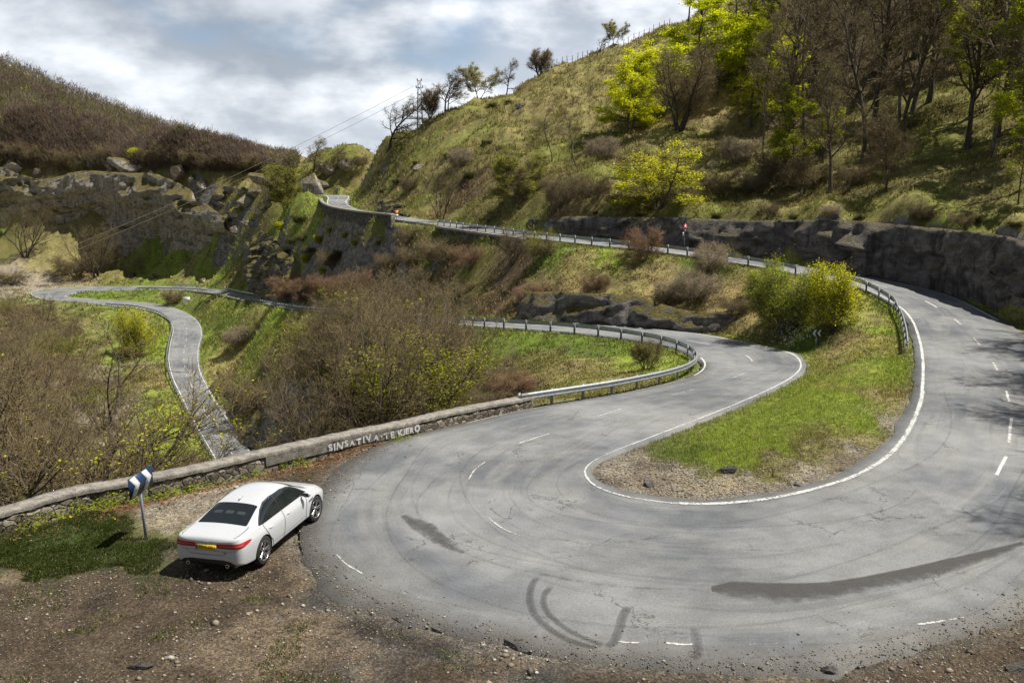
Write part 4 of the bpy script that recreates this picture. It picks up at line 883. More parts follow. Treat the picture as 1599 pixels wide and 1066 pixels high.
# upper road: masonry parapet on the bend, then retaining wall below the rail
def edge_pts(i0, i1, off, dz=0.0, side=1):
    ii = np.arange(i0, i1); D = (D1 if side == 1 else D2)[ii].copy(); D[:, :2] += RN[ii] * (-off if side == 1 else off); D[:, 2] += dz; return D
def st_at(px, a, b, side=1):
    D = (D1 if side == 1 else D2)[SI[a]:SI[b] + 1]; q = 799.5 + F * D[:, 0] / (D[:, 1] * CP - (D[:, 2] - CAMZ) * SP); return SI[a] + int(np.argmin(np.abs(q - px)))
wall_thing('parapet_wall', edge_pts(SI[2] - 6, st_at(621, 3, 7), .95, -3.2)[::-1], 4.0, .6, 'tall dark stone wall carrying the upper road round its far bend', M['wall_dark'], M['coping'], .25, .06, 13, .4, .08)
wall_thing('retaining_wall', edge_pts(st_at(688, 4, 8), st_at(830, 5, 9), 1.1, -3.0)[::-1], 3.0, .6, 'dark stone retaining wall under the guardrail of the upper road', M['wall_dark'], M['coping'], .25, .06, 17, .4, .08)
wall_thing('retaining_wall', edge_pts(st_at(385, 42, 47, 2), st_at(300, 43, 49, 2), .8, -4.0, 2), 4.0, .6, 'dark stone retaining wall carrying the middle road above the lower road', M['wall_dark'], M['coping'], .25, .06, 19, .4, .08)

# ------------------------------------------------------------------ guardrails
RAILP = np.array([(.0, -.155), (.03, -.15), (.075, -.105), (.08, -.075), (.03, -.03), (.02, 0), (.03, .03), (.08, .075), (.075, .105), (.03, .15), (0, .155)])
def guardrail(base, label, step=2.0, up=.56, thick=1.0, flip=1, term=(1, 1)):
    """base: ground points; > rail, post ..."""
    P = resample(base, .5); T = np.gradient(P, axis=0)[:, :2]; T /= np.linalg.norm(T, axis=1, keepdims=True); Nn = np.stack([-T[:, 1], T[:, 0]], 1) * flip
    o0 = P[len(P) // 2]; root = tag(empty('guardrail', o0), label, 'guardrail', 'guardrails along the road')
    prof = np.concatenate([RAILP, RAILP[::-1] - np.array([.012, 0])]) * np.array([1, thick]); k = len(prof)
    V = np.stack([np.c_[P[:, :2] + Nn * (d + .09), P[:, 2] + up + z] for d, z in prof], 1) - o0
    Fq = tube_f(len(P), k); e = [np.array([list(range(k))]), np.array([list(range(k - 1, -1, -1))]) + (len(P) - 1) * k]
    link('rail', mesh_np('rail', V.reshape(-1, 3), [Fq] + e, M['steel'], smooth=False), root)
    Q = resample(base, step); Tq = np.gradient(Q, axis=0)[:, :2]; Tq /= np.linalg.norm(Tq, axis=1, keepdims=True); Nq = np.stack([-Tq[:, 1], Tq[:, 0]], 1) * flip
    for i in range(len(Q)):
        mb = MB(); Rm = np.array([[Tq[i, 0], Nq[i, 0], 0], [Tq[i, 1], Nq[i, 1], 0], [0, 0, 1]])
        for c, s in (((0, 0, .15), (.13, .012, 1.2)), ((-.06, -.03, .15), (.012, .055, 1.2)), ((.06, -.03, .15), (.012, .055, 1.2)), ((0, .045, up), (.10, .085, .16))):
            mb.box(Rm @ np.array(c), s, Rm)
        o = mb.build('post', M['post'], root); o.location = Q[i] - o0
    return root
a0 = st_at(1062, 36, 39, 2)
hp = np.concatenate([edge_pts(st_at(829, 31, 35, 2), st_at(650, 41, 44, 2), .62, 0, 2)])
guardrail(hp, 'grey steel guardrail curving round the inside of the middle bend from the parapet end', 2.0, flip=-1)
guardrail(edge_pts(st_at(640, 41, 44, 2), st_at(392, 42, 47, 2), .62, 0, 2), 'long steel guardrail along the middle road behind the bare thicket', 2.0, flip=-1)
guardrail(edge_pts(st_at(686, 4, 8), SI[11], .65), 'long steel guardrail on the valley side of the upper road', 2.0)
guardrail(edge_pts(SI[12] - 4, SI[16] - 3, .75), 'short curved steel guardrail at the top of the grass island beside the near road', 2.0)
guardrail(edge_pts(st_at(165, 53, 56), SI[len(ST) - 2], .6), 'steel guardrail winding down the left side of the lower road', 2.0)
guardrail(edge_pts(st_at(325, 44, 48, 2), st_at(212, 45, 50, 2), .5, 0, 2), 'short guardrail on the near side of the far bend road', 4.0, flip=-1)
guardrail(edge_pts(st_at(316, 44, 48), st_at(268, 45, 50), .6), 'short guardrail on the far side of the far bend road below a warning triangle', 4.0)
guardrail(edge_pts(st_at(400, 42, 47, 1), st_at(345, 43, 48, 1), .6), 'low guardrail against the rocky foot of the promontory', 4.0)

# ------------------------------------------------------------------ signs
def post_part(root, h, r=.035, lean=0.0, mat='spost', name='post'):
    mb = MB(); mb.tube([(lean * -0.0, 0, -.3), (0, 0, h)], r, 10); return mb.build(name, M[mat], root)
def plate_poly(pts, th, mat, root, name, y=0.0, z=0.0):
    """flat plate in local XZ, facing -Y, with thickness"""
    p = np.array(pts, float); n = len(p); V = np.concatenate([np.c_[p[:, 0], np.full(n, y), p[:, 1] + z], np.c_[p[:, 0], np.full(n, y + th), p[:, 1] + z]])
    i = np.arange(n); j = (i + 1) % n
    return link(name, mesh_np(name, V, [np.arange(n)[None], (np.arange(n)[::-1] + n)[None], np.stack([i, i + n, j + n, j], 1)], M[mat]), root)
def chevron_sign(loc, rz, w, h, zc, label, left=False, n=2, tilt=0.0, post=.035):
    root = tag(empty('chevron_sign', loc, rz), label, 'road sign'); root.rotation_euler = (0, tilt, rz)
    post_part(root, zc + h * .3, post); p = plate_poly([(-w / 2, -h / 2), (w / 2, -h / 2), (w / 2, h / 2), (-w / 2, h / 2)], .02, 'sblue', root, 'panel', -.06, zc)
    cw = w / n; s = -1 if left else 1
    for k in range(n):
        x0 = -w / 2 + cw * k + cw * .06; a = cw * .42; tip = cw * .42; m = .47 * h
        q = [(x0, -m), (x0 + a, -m), (x0 + a + tip, 0), (x0 + a, m), (x0, m), (x0 + tip, 0)]
        if left: q = [(-x, z) for x, z in q][::-1]
        plate_poly(q, .003, 'swhite', root, 'arrow', -.0655, zc)
    return root
g = PZ(228, 839, 0.03); g[2] = hz(g[0], g[1])[0] - .02
chevron_sign(g, R(80), 1.0, .54, 1.60, 'leaning blue sign with two white chevrons on a steel post left of the white car', False, 2, R(-4), .036)
g = ground(1274, 541); chevron_sign(g, R(3), .62, .46, .84, 'small dark sign with two white chevrons beside the bushes at the middle bend', True, 2)
def tri(r, z): return [(-r, -r * .55 + z), (r, -r * .55 + z), (0, r * 1.15 + z)]
def warning(px, py, h, r, label, extra=False, at=None):
    g = ground(px, py) if at is None else at; root = tag(empty('warning_sign', g, 0.0), label, 'road sign'); post_part(root, h + r, .045)
    plate_poly(tri(r, h), .02, 'sred', root, 'border', -.06); plate_poly(tri(r * .55, h), .004, 'swhite', root, 'face', -.065)
    for q in ([(-.05 * r, h - .2 * r), (.10 * r, h - .2 * r), (.02 * r, h + .5 * r), (-.12 * r, h + .3 * r)], [(-.3 * r, h - .33 * r), (.3 * r, h - .33 * r), (.3 * r, h - .22 * r), (-.3 * r, h - .22 * r)]): plate_poly(q, .003, 'ink', root, 'symbol', -.069)
    if extra:
        w = r * .95; plate_poly([(-w, h - r * 2.7), (w, h - r * 2.7), (w, h - r * .75), (-w, h - r * .75)], .02, 'sblue', root, 'lower_panel', -.06)
        for q in ([(-w * .7, h - r * 2.5), (-w * .1, h - r * 2.5), (-w * .1, h - r * 1.7), (-w * .7, h - r * 1.3)], [(w * .15, h - r * 2.3), (w * .7, h - r * 2.1), (w * .6, h - r * 1.2), (w * .2, h - r * 1.5)]): plate_poly(q, .003, 'swhite', root, 'symbol', -.064)
    return root
k = st_at(1070, 7, 12, 2); g = D2[k].copy(); g[:2] += RN[k] * .7; g[2] -= .05
warning(0, 0, 2.1, .33, 'red warning triangle above a blue panel on a post beside the upper road cutting', True, g)
warning(268, 445, 2.0, .6, 'small red and white warning triangle on the bank above the far bend guardrail')
root = tag(empty('marker_post', edge_pts(st_at(621, 3, 7), st_at(621, 3, 7) + 1, .7)[0] + np.array([0, 0, -.1])), 'orange topped white marker board at the end of the upper parapet', 'road sign')
post_part(root, 1.2, .04); plate_poly([(-.22, .5), (.22, .5), (.22, .85), (-.22, .85)], .03, 'swhite', root, 'lower_panel', -.06); plate_poly([(-.27, .88), (.27, .88), (.27, 1.4), (-.27, 1.4)], .03, 'orange', root, 'upper_panel', -.06); plate_poly([(-.13, 1.0), (.13, 1.0), (.13, 1.2), (-.13, 1.2)], .003, 'swhite', root, 'symbol', -.064)
g = ground(292, 477); root = tag(empty('notice_board', g, R(-10)), 'plain white board on two short posts on the grass between the lower roads', 'sign board')
for sx in (-.7, .7):
    mb = MB(); mb.tube([(sx, 0, -.3), (sx, 0, 1.9)], .05, 8); mb.build('post', M['spost'], root)
plate_poly([(-1.0, .85), (1.0, .85), (1.0, 2.2), (-1.0, 2.2)], .04, 'swhite', root, 'panel', -.09)
# ------------------------------------------------------------------ pylon, cables, ridge fence
def pylon():
    g = PY(656, 196, 176); g[2] = hz(g[0], g[1])[0]; top = PY(655, 125, 176)[2]; h = top - g[2]; root = tag(empty('electricity_pylon', g), 'slim lattice electricity pylon on the ridge between bare trees', 'pylon')
    mb = MB(); w0, w1 = .55, .28
    for sx in (-1, 1):
        for sy in (-1, 1): mb.tube([(sx * w0, sy * w0, -.5), (sx * w1, sy * w1, h)], .07, 5)
    n = 9
    for k in range(n):
        z0, z1 = h * k / n, h * (k + 1) / n; a = w0 + (w1 - w0) * k / n; b = w0 + (w1 - w0) * (k + 1) / n; s = 1 if k % 2 else -1
        for q in (((-a * s, -a, z0), (b * s, -b, z1)), ((a * s, a, z0), (-b * s, b, z1)), ((-a, a * s, z0), (-b, -b * s, z1)), ((a, -a * s, z0), (b, b * s, z1))): mb.tube(q, .04, 4)
    mb.build('lattice', M['post'], root)
    for z, w in ((h - .2, .45), (h - 1.5, .7), (h - 2.8, .45)):
        mb = MB(); mb.box((0, 0, z), (w * 2, .14, .14)); mb.build('cross_arm', M['post'], root)
        for sx in (-1, 1):
            mb = MB(); mb.lathe([(.02, 0), (.12, .02), (.06, .14), (.12, .18), (.05, .4), (.0, .42)], 8, 'z', (sx * w * .92, 0, z + .07)); mb.build('insulator', M['ink'], root)
    return g + np.array([0, 0, h])
pt = pylon()
for k, (y0, dz, lab) in enumerate(((424, -1.2, 'upper thin pale cable slung across the valley from the pylon to the left'), (432, -2.6, 'lower thin pale cable slung across the valley from the pylon to the left'))):
    a = PY(-60, y0 + 28, 150); b = pt + np.array([-1.2, 0, dz]); t = np.linspace(0, 1, 40)[:, None]; P = a * (1 - t) + b * t; P[:, 2] -= (4 * t * (1 - t))[:, 0] * 1.6
    mb = MB(); mb.tube(P, .028, 4); tag(mb.build('power_cable', M['wire']), lab, 'cable', 'power cables from the pylon')
rf = random.Random(2); fp = []
for k in range(26):
    x = 846 + (1045 - 846) * k / 25; ys = np.interp(x, [846, 900, 960, 1045], [117, 101, 85, 47]); yy = ys
    g = None
    for dy in range(-6, 14):
        q = ground(x, ys + dy)
        if np.hypot(q[0], q[1]) < 230: g = q; break
    if g is None: continue
    mb = MB(); h = rf.uniform(1.15, 1.5); mb.tube([(0, 0, -.4), (rf.uniform(-.12, .12), 0, h)], [.075, .06], 6); o = mb.build('fence_post', M['wood']); o.location = g
    tag(o, 'weathered wooden fence post on the grassy skyline below the wood', 'fence post', 'fence posts along the ridge'); fp.append(g + np.array([0, 0, h * .85]))
mb = MB(); mb.tube(fp, .012, 3); mb2 = [p - np.array([0, 0, .5]) for p in fp]; mb.tube(mb2, .012, 3)
tag(mb.build('fence_wire', M['post']), 'two thin wires strung between the ridge fence posts', 'fence wire')
# ------------------------------------------------------------------ trees
def rot_about(v, ax, ang):
    ca, sa = math.cos(ang), math.sin(ang)
    return v * ca + np.cross(ax, v) * sa + ax * (ax @ v) * (1 - ca)
def unit(v): return v / (np.linalg.norm(v) + 1e-9)
def tree_template(seed, h=10.0, stems=1, spread=.15, r0=.16, clear=.35, nch=(14, 9, 6), ratio=(.5, .5, .45), ang=(50, 48, 45), up=(.25, .12, .05), wig=.12, wind=(0, 0, 0), twigs=5, tw_len=.8, tw_r=.008,
                  leaves=0, leaf=.12, leaf_frac=1.0, flat=.6, bark='bark', twig='twig', foliage='leaf', shape=0.6, tilt=0.0, tip=.22):
    """returns part meshes (trunk, crown, foliage) of one tree standing at the origin"""
    rs = np.random.RandomState(seed); wind = np.array(wind, float); mb0, mb1 = MB(), MB(); ends = []
    def branch(p, d, L, r, lev):
        n = max(4, int(L / (.9, .6, .4, .3)[lev]) + 2); n = min(n, 12); pts = [p]; ds = [d]; st = L / (n - 1)
        for k in range(n - 1):
            d = unit(d + rs.normal(size=3) * wig + np.array([0, 0, up[min(lev, 2)]]) * (.5 if lev else .15) + wind * (k / n) * (.4 + .3 * lev)); p = p + d * st; pts.append(p); ds.append(d)
        pts = np.array(pts); f = np.linspace(0, 1, n); rad = r * (1 - f * (1 - tip))
        if lev == 0: rad[0] *= 1.5; rad[1] *= 1.08
        (mb0 if lev <= 1 else mb1).tube(pts, rad, (8, 5, 4, 3)[lev], cap=False)
        if lev < len(nch):
            m = max(2, int(round(nch[lev] * rs.uniform(.8, 1.2) * (1 if lev == 0 else min(1.3, L / (h * .22) if lev == 1 else 1.0)))))
            t0 = clear if lev == 0 else .18
            for i in range(m):
                t = t0 + (1 - t0) * ((i + rs.uniform(.1, .9)) / m); x = t * (n - 1); k = min(int(x), n - 2); q = pts[k] * (1 - (x - k)) + pts[k + 1] * (x - k); dd = ds[k + 1]
                a = rs.uniform(0, 2 * np.pi) if lev == 0 else None
                perp = unit(np.cross(dd, rs.normal(size=3))) if lev else unit(np.cross(dd, np.array([math.cos(i * 2.4 + rs.uniform(-.5, .5)), math.sin(i * 2.4 + rs.uniform(-.5, .5)), 0.01])))
                an = R(ang[min(lev, 2)]) * rs.uniform(.75, 1.2) * (1.15 - .4 * t if lev == 0 else 1)
                nd = unit(rot_about(dd, perp, an))
                if flat and lev >= 1: nd = unit(nd * np.array([1, 1, flat]))
                tt = (t - t0) / (1 - t0); LL = (h if lev == 0 else L) * ratio[min(lev, 2)] * (1 - shape * tt) * rs.uniform(.75, 1.15)
                branch(q, nd, max(LL, .3), min(rad[k] * .62, rad[k] * .3 + .02 * LL), lev + 1)
        if lev >= 2 or (lev == len(nch)): ends.append((pts, ds[-1], L))
        elif lev == 1: ends.append((pts[len(pts) // 2:], ds[-1], L * .5))
    for s in range(stems):
        a = 2 * np.pi * (s + rs.uniform(-.3, .3)) / stems; d = unit(np.array([math.cos(a) * spread + tilt, math.sin(a) * spread, 1])); off = np.array([math.cos(a), math.sin(a), 0]) * (0 if stems == 1 else r0 * 1.1)
        branch(off + np.array([0, 0, -.35]), d, h * (rs.uniform(.78, 1.0) if stems > 1 else 1), r0 * (rs.uniform(.6, 1) if stems > 1 else 1), 0)
    # fine twigs, all at once
    TB = []; TD = []; TL = []
    for pts, d, L in ends:
        m = max(2, int(twigs * min(1.8, len(pts) / 5)))
        for i in range(m):
            x = rs.uniform(.1, 1) * (len(pts) - 1); k = min(int(x), len(pts) - 2); q = pts[k] * (1 - (x - k)) + pts[k + 1] * (x - k); t = unit(pts[k + 1] - pts[k])
            v = unit(t * rs.uniform(.4, 1.1) + rs.normal(size=3) * np.array([.75, .75, .75 * max(flat, .35)]) + np.array([0, 0, .15]) + wind * .6); TB.append(q); TD.append(v); TL.append(tw_len * rs.uniform(.45, 1.15))
    TB, TD, TL = np.array(TB), np.array(TD), np.array(TL)[:, None]
    ax = np.cross(TD, rs.normal(size=TD.shape)); ax /= np.linalg.norm(ax, axis=1, keepdims=True); bx = np.cross(TD, ax)
    mid = TB + TD * TL * .5 + rs.normal(size=TB.shape) * TL * .06; end = TB + TD * TL + (rs.normal(size=TB.shape) * .10 + np.array([0, 0, .05])) * TL
    V = []
    for c, rr_ in ((TB, tw_r * 1.3), (mid, tw_r)):
        for k in range(3): a = 2 * np.pi * k / 3; V.append(c + (ax * math.cos(a) + bx * math.sin(a)) * rr_)
    V.append(end); V = np.stack(V, 1); n = len(V); b = np.arange(n)[:, None] * 7; q = []; tr = []
    for k in range(3): q.append(np.concatenate([b + k, b + (k + 1) % 3, b + 3 + (k + 1) % 3, b + 3 + k], 1)); tr.append(np.concatenate([b + 3 + k, b + 3 + (k + 1) % 3, b + 6], 1))
    mb1.add(V.reshape(-1, 3), np.concatenate(q), np.concatenate(tr))
    parts = []
    v, f = mb0.data(); parts.append(('trunk', mesh_np('trunk', v, f, M[bark], smooth=True)))
    v, f = mb1.data(); parts.append(('crown', mesh_np('crown', v, f, M[twig])))
    if leaves:
        sel = rs.uniform(size=n) < 1.0
        # leafy boughs keep together: some twigs stay bare
        if leaf_frac < 1: sel = fbm(TB * .45 + seed, 3, seed) > np.quantile(fbm(TB * .45 + seed, 3, seed), 1 - leaf_frac)
        idx = np.nonzero(sel)[0]; pick = idx[rs.randint(0, len(idx), leaves)]; t = rs.uniform(.15, 1.1, size=(leaves, 1))
        c = TB[pick] * (1 - t) + end[pick] * t + rs.normal(size=(leaves, 3)) * np.array([.11, .11, .045]) * (leaf / .12)
        u = rs.normal(size=(leaves, 3)); u[:, 2] *= .35; u /= np.linalg.norm(u, axis=1, keepdims=True); w = np.cross(u, rs.normal(size=(leaves, 3)) * .55 + np.array([0, 0, 1])); w /= np.linalg.norm(w, axis=1, keepdims=True) + 1e-9
        s = leaf * rs.uniform(.55, 1.25, size=(leaves, 1)); LV = np.stack([c - u * s * .6, c + w * s * .36, c + u * s * .6, c - w * s * .36], 1).reshape(-1, 3)
        parts.append(('foliage', mesh_np('foliage', LV, [np.arange(leaves * 4).reshape(-1, 4)], M[foliage])))
    return parts
def plant(tpl, loc, rz, s, name, label, cat, group=None, tilt=(0, 0), sink=0.1):
    root = empty(name, (loc[0], loc[1], loc[2] - sink), rz, s); root.rotation_euler = (tilt[0], tilt[1], rz); tag(root, label, cat, group)
    for nm, me in tpl: link(nm, me, root)
    return root
TT = {}
WD = (.30, -.06, .04)
for k in range(4): TT['beech%d' % k] = tree_template(100 + k, 15, 1, .05, .26, .28, (18, 9, 6), (.34, .5, .5), (55, 46, 44), (.3, .16, .08), .10, (0, 0, 0), 2.1, .95, .0095, bark='bark', twig='twig')
for k in range(3): TT['young%d' % k] = tree_template(120 + k, 12, 1, .08, .12, .32, (13, 7, 5), (.28, .5, .5), (52, 46, 44), (.3, .16, .08), .12, (0, 0, 0), 3.2, .8, .009, bark='bark_grey', twig='twig')
for k in range(3): TT['leafy%d' % k] = tree_template(140 + k, 13, 1, .06, .16, .25, (16, 8, 5), (.36, .5, .5), (60, 48, 46), (.2, .06, .02), .10, (0, 0, 0), 5, .9, .010, leaves=15000, leaf=.18, leaf_frac=.5, flat=.35, bark='bark', twig='twig', foliage='leaf_dull')
for k in range(4): TT['vase%d' % k] = tree_template(160 + k, 8.5, 6 + k, .42, .10, .22, (8, 5, 3), (.42, .5, .5), (34, 38, 40), (.35, .2, .1), .09, (0, 0, 0), 1.35, .75, .0062, flat=.9, bark='bark', twig='twig')
TT['limby0'] = tree_template(165, 8.5, 7, .50, .17, .16, (9, 6, 4), (.46, .5, .5), (36, 40, 42), (.30, .16, .08), .10, (0, 0, 0), 2.2, .75, .0068, flat=.9, bark='bark', twig='twig', tip=.12)
TT['limby1'] = tree_template(166, 8.5, 6, .62, .15, .16, (9, 6, 4), (.46, .5, .5), (36, 40, 42), (.26, .14, .08), .11, (0, 0, 0), 2.2, .75, .0068, leaves=1100, leaf=.085, leaf_frac=.35, flat=.9, bark='bark', twig='twig', foliage='leaf', tip=.12)
for k in range(2): TT['vaseg%d' % k] = tree_template(170 + k, 8.0, 5 + k, .40, .09, .25, (9, 6, 4), (.40, .5, .5), (36, 40, 42), (.3, .15, .08), .09, (0, 0, 0), 2.6, .75, .0065, leaves=5200, leaf=.095, leaf_frac=.5, flat=.8, bark='bark_grey', twig='twig', foliage='leaf_dull')
for k in range(3): TT['wind%d' % k] = tree_template(180 + k, 8.5, 1 + (k == 2), .12, .20, .22, (14, 8, 6), (.48, .52, .5), (58, 46, 42), (.15, .05, 0), .11, WD, 2.2, .8, .010, tilt=.05, bark='bark', twig='twig')
TT['round0'] = tree_template(190, 6.5, 7, .42, .13, .15, (11, 8, 5), (.42, .5, .5), (36, 38, 40), (.25, .15, .1), .09, (.12, 0, 0), 2.2, .8, .010, flat=.9)
TT['multi0'] = tree_template(193, 15, 5, .22, .20, .22, (15, 9, 6), (.30, .5, .5), (42, 42, 42), (.35, .2, .1), .09, (0, 0, 0), 3, .95, .010, flat=.85)
TT['bright0'] = tree_template(200, 15, 2, .06, .20, .10, (22, 9, 5), (.36, .5, .5), (68, 48, 46), (.08, 0, -.02), .10, (0, 0, 0), 6, .95, .010, leaves=60000, leaf=.155, leaf_frac=.9, flat=.28, foliage='leaf')
TT['bright1'] = tree_template(201, 13, 2, .14, .18, .14, (18, 9, 5), (.42, .5, .5), (62, 48, 46), (.1, .02, 0), .10, (0, 0, 0), 6, .95, .010, leaves=56000, leaf=.155, leaf_frac=.88, flat=.3, foliage='leaf')
TT['spread0'] = tree_template(204, 9, 3, .38, .15, .12, (15, 9, 5), (.46, .5, .5), (60, 48, 46), (.08, 0, -.02), .10, (0, 0, 0), 6, .85, .010, leaves=19000, leaf=.13, leaf_frac=.75, flat=.28, foliage='leaf')
TT['spread1'] = tree_template(205, 8, 4, .45, .12, .12, (13, 8, 5), (.46, .5, .5), (58, 48, 46), (.1, .02, 0), .10, (0, 0, 0), 6, .85, .010, leaves=10000, leaf=.14, leaf_frac=.7, flat=.35, foliage='leaf_dull')
TT['pale0'] = tree_template(207, 8, 3, .25, .12, .2, (12, 8, 5), (.4, .5, .5), (44, 42, 42), (.2, .1, .05), .10, (.2, 0, 0), 6, .8, .011, leaves=3800, leaf=.18, leaf_frac=.9, flat=.6, bark='bark', twig='twig_pale', foliage='leaf_dull')
TT['small0'] = tree_template(208, 3.0, 4, .45, .065, .25, (8, 6, 4), (.45, .5, .5), (42, 44, 44), (.2, .1, .05), .15, (0, 0, 0), 5, .4, .0065, leaves=900, leaf=.085, leaf_frac=.9, flat=.7, bark='bark', twig='twig', foliage='leaf_dull')
for k in range(3): TT['shrub%d' % k] = tree_template(210 + k, 3.2, 9, .65, .035, .12, (7, 6, 4), (.45, .5, .5), (36, 40, 42), (.2, .1, .05), .13, (0, 0, 0), 2.6, .55, .007, flat=.9, bark='bark_grey', twig=('twig', 'twig_red', 'twig_pale')[k])
TT['gshrub0'] = tree_template(220, 3.4, 11, .6, .035, .10, (8, 6, 4), (.42, .5, .5), (38, 42, 44), (.2, .1, .05), .13, (0, 0, 0), 2.2, .5, .006, leaves=15000, leaf=.08, flat=.8, bark='bark_grey', twig='twig', foliage='leaf_bush')
TT['gshrub1'] = tree_template(221, 3.4, 11, .55, .035, .10, (8, 6, 4), (.42, .5, .5), (38, 42, 44), (.2, .1, .05), .13, (0, 0, 0), 2.2, .5, .006, leaves=15000, leaf=.08, flat=.8, bark='bark_grey', twig='twig', foliage='leaf')
TT['dshrub0'] = tree_template(222, 1.4, 11, .8, .02, .10, (6, 5), (.45, .5, .5), (40, 44, 44), (.2, .1, .05), .15, (0, 0, 0), 6, .35, .006, leaves=3500, leaf=.09, flat=.8, bark='bark_grey', twig='twig', foliage='leaf_dark')
HT = {}
for k, tp_ in TT.items(): HT[k] = max(max(c[2] for c in me.bound_box_) if hasattr(me, 'bound_box_') else max(v.co.z for v in me.vertices) for _, me in tp_)
TR = random.Random(7)
def tree_px(kind, bx, by, ty, name, label, group=None, cat='tree', rz=None, sx=1.0, rmin=12, rmax=900, at=None, tilt=(0, 0)):
    """stand a tree on the ground seen at photo pixel (bx, by), as tall as reaches up to row ty"""
    g = ground(bx, by, rmin, rmax) if at is None else at; top = PY(bx, ty, g[1])[2]; s = max(.2, (top - g[2]) / HT[kind])
    return plant(TT[kind], g, TR.uniform(0, 6.28) if rz is None else rz, (s * sx, s * sx, s), name, label, cat, group, tilt)
# --- skyline
def ridge(bx, by, Y):
    """point on the hill crest under a photo column"""
    d = ray(bx, by); rs = np.linspace(Y * .75, Y * 1.25, 160); x = d[0] / d[1] * rs; h = hz(x, rs); k = int(np.argmax((h - CAMZ) / rs)); return np.array([x[k], rs[k], h[k]])
def sky_tree(kind, bx, ty, Y, label, group=None, rz=0.0, sx=1.0, name='bare_tree', by=150): return tree_px(kind, bx, by, ty, name, label, group, rz=rz, sx=sx, at=ridge(bx, by, Y))
tree_px('wind0', 488, 272, 207, 'bare_tree', 'low wind bent bare tree at the far left of the skyline above the road end', None, rz=.2)
tree_px('wind1', 607, 236, 141, 'bare_tree', 'lone windswept bare tree leaning right on the slope left of the pylon', None, rz=0)
sky_tree('round0', 672, 130, 168, 'bushy bare tree on the skyline directly right of the pylon', None, 1.0, .8, by=190)
sky_tree('wind2', 697, 100, 166, 'tall windswept bare tree on the skyline, second right of the pylon', None, 0, by=170)
sky_tree('pale0', 748, 91, 165, 'greenish leafing tree on the skyline left of two bare ones', None, .3, name='leafing_tree')
sky_tree('wind0', 790, 86, 165, 'slim bare tree on the skyline right of the greenish leafing one', None, .1, .8)
sky_tree('round0', 842, 70, 168, 'round fan shaped bare tree alone on the skyline at the fence end', None, .4, 1.1)
sky_tree('wind1', 934, 53, 172, 'smaller bare tree of the skyline pair beside the fence', None, .2, .8)
sky_tree('pale0', 958, 25, 172, 'taller leafing tree of the skyline pair beside the fence', None, 0, .9, name='leafing_tree')
tree_px('wind1', 530, 262, 226, 'bare_tree', 'small bare tree on the knoll above the end of the upper road')
tree_px('shrub0', 512, 270, 246, 'bare_shrub', 'brown bare shrub on the left side of the knoll at the upper road end', None, cat='shrub', sx=1.8)
tree_px('shrub0', 556, 262, 238, 'bare_shrub', 'brown bare shrub on the right side of the knoll at the upper road end', None, cat='shrub', sx=1.8)
# --- marked trees of the hillside
tree_px('bright0', 985, 208, 45, 'green_beech', 'tall bright yellow-green beech left of the dark many-stemmed bare tree', None, sx=1.0)
tree_px('bright1', 1105, 150, -30, 'green_beech', 'bright yellow-green beech at the top edge above the dark many-stemmed bare tree', None, sx=1.2)
tree_px('bright1', 1195, 185, 20, 'green_beech', 'loose bright green beech at the top right of the brightest one, before brown wood', None, sx=.8)
tree_px('multi0', 1060, 206, 58, 'bare_beech', 'dark many-stemmed bare beech standing between two bright green trees', None, sx=1.35)
tree_px('spread0', 1025, 328, 214, 'green_beech', 'low spreading light green beech just above the rock cutting', None, sx=1.4, rz=.5)
tree_px('spread1', 812, 318, 228, 'leafing_beech', 'dull green spreading beech on the slope above the upper road', None)
tree_px('vase1', 688, 352, 236, 'bare_tree', 'bare brown tree growing beside the upper guardrail, left of the dull green beech', None, sx=.75)
tree_px('shrub0', 875, 322, 262, 'bare_shrub', 'small grey bare shrub between the dull green and the light green beech', None, cat='shrub')
tree_px('young1', 862, 252, 150, 'bare_tree', 'thin brown bare tree standing on mid slope below the round skyline tree', None, sx=1.3)
tree_px('young2', 900, 262, 160, 'bare_tree', 'thin brown bare tree just left of the tall bright green beech', None, sx=1.2)
tree_px('shrub0', 640, 300, 270, 'bare_shrub', 'low brown bare shrub above the left end of the upper rail', None, cat='shrub')
tree_px('spread1', 446, 332, 246, 'green_tree', 'bright green tree left of the grey outcrop at the upper road end', None, sx=.62)
tree_px('vase2', 415, 330, 262, 'bare_tree', 'grey bare tree among rocks left of the bright green tree by the outcrop', None, sx=.7)
tree_px('gshrub1', 218, 252, 228, 'green_shrub', 'yellow-green shrub growing on the limestone knob of the left cliff', None, cat='shrub', sx=1.6)
tree_px('wind2', 1383, 298, 150, 'bare_beech', 'crooked bare beech nearest to the rock cutting, with bent grey limbs', None, sx=.8)
# --- wood on the right-hand slope
WG = 'bare beeches in the wood on the right-hand slope'; WL_ = 'bare brown beech among many alike in the wood on the right-hand slope'
wood = [(1262, 262, -60), (1296, 302, 70), (1345, 272, -70), (1403, 195, -170), (1424, 180, -140), (1511, 232, -60), (1548, 248, -150), (1577, 152, -220), (1218, 278, 40), (1190, 240, 20), (1172, 200, 10), (1235, 210, -60), (1300, 190, -120), (1365, 200, -110),
        (1450, 160, -160), (1160, 110, -80), (1270, 130, -120), (1320, 120, -150), (1240, 90, -140), (1380, 110, -190), (1430, 90, -200), (1540, 150, -170), (1590, 240, -120), (1605, 190, -200), (1200, 50, -170), (1290, 60, -190),
        (1350, 40, -210), (1150, 60, -120), (1100, 60, -90), (1075, 40, -80), (1230, 20, -190), (1440, 40, -230), (1520, 50, -240), (1580, 80, -250), (1410, 240, -60), (1250, 170, -100), (1300, 20, -230), (1380, 10, -240), (1640, 220, -160), (1680, 280, -120)]
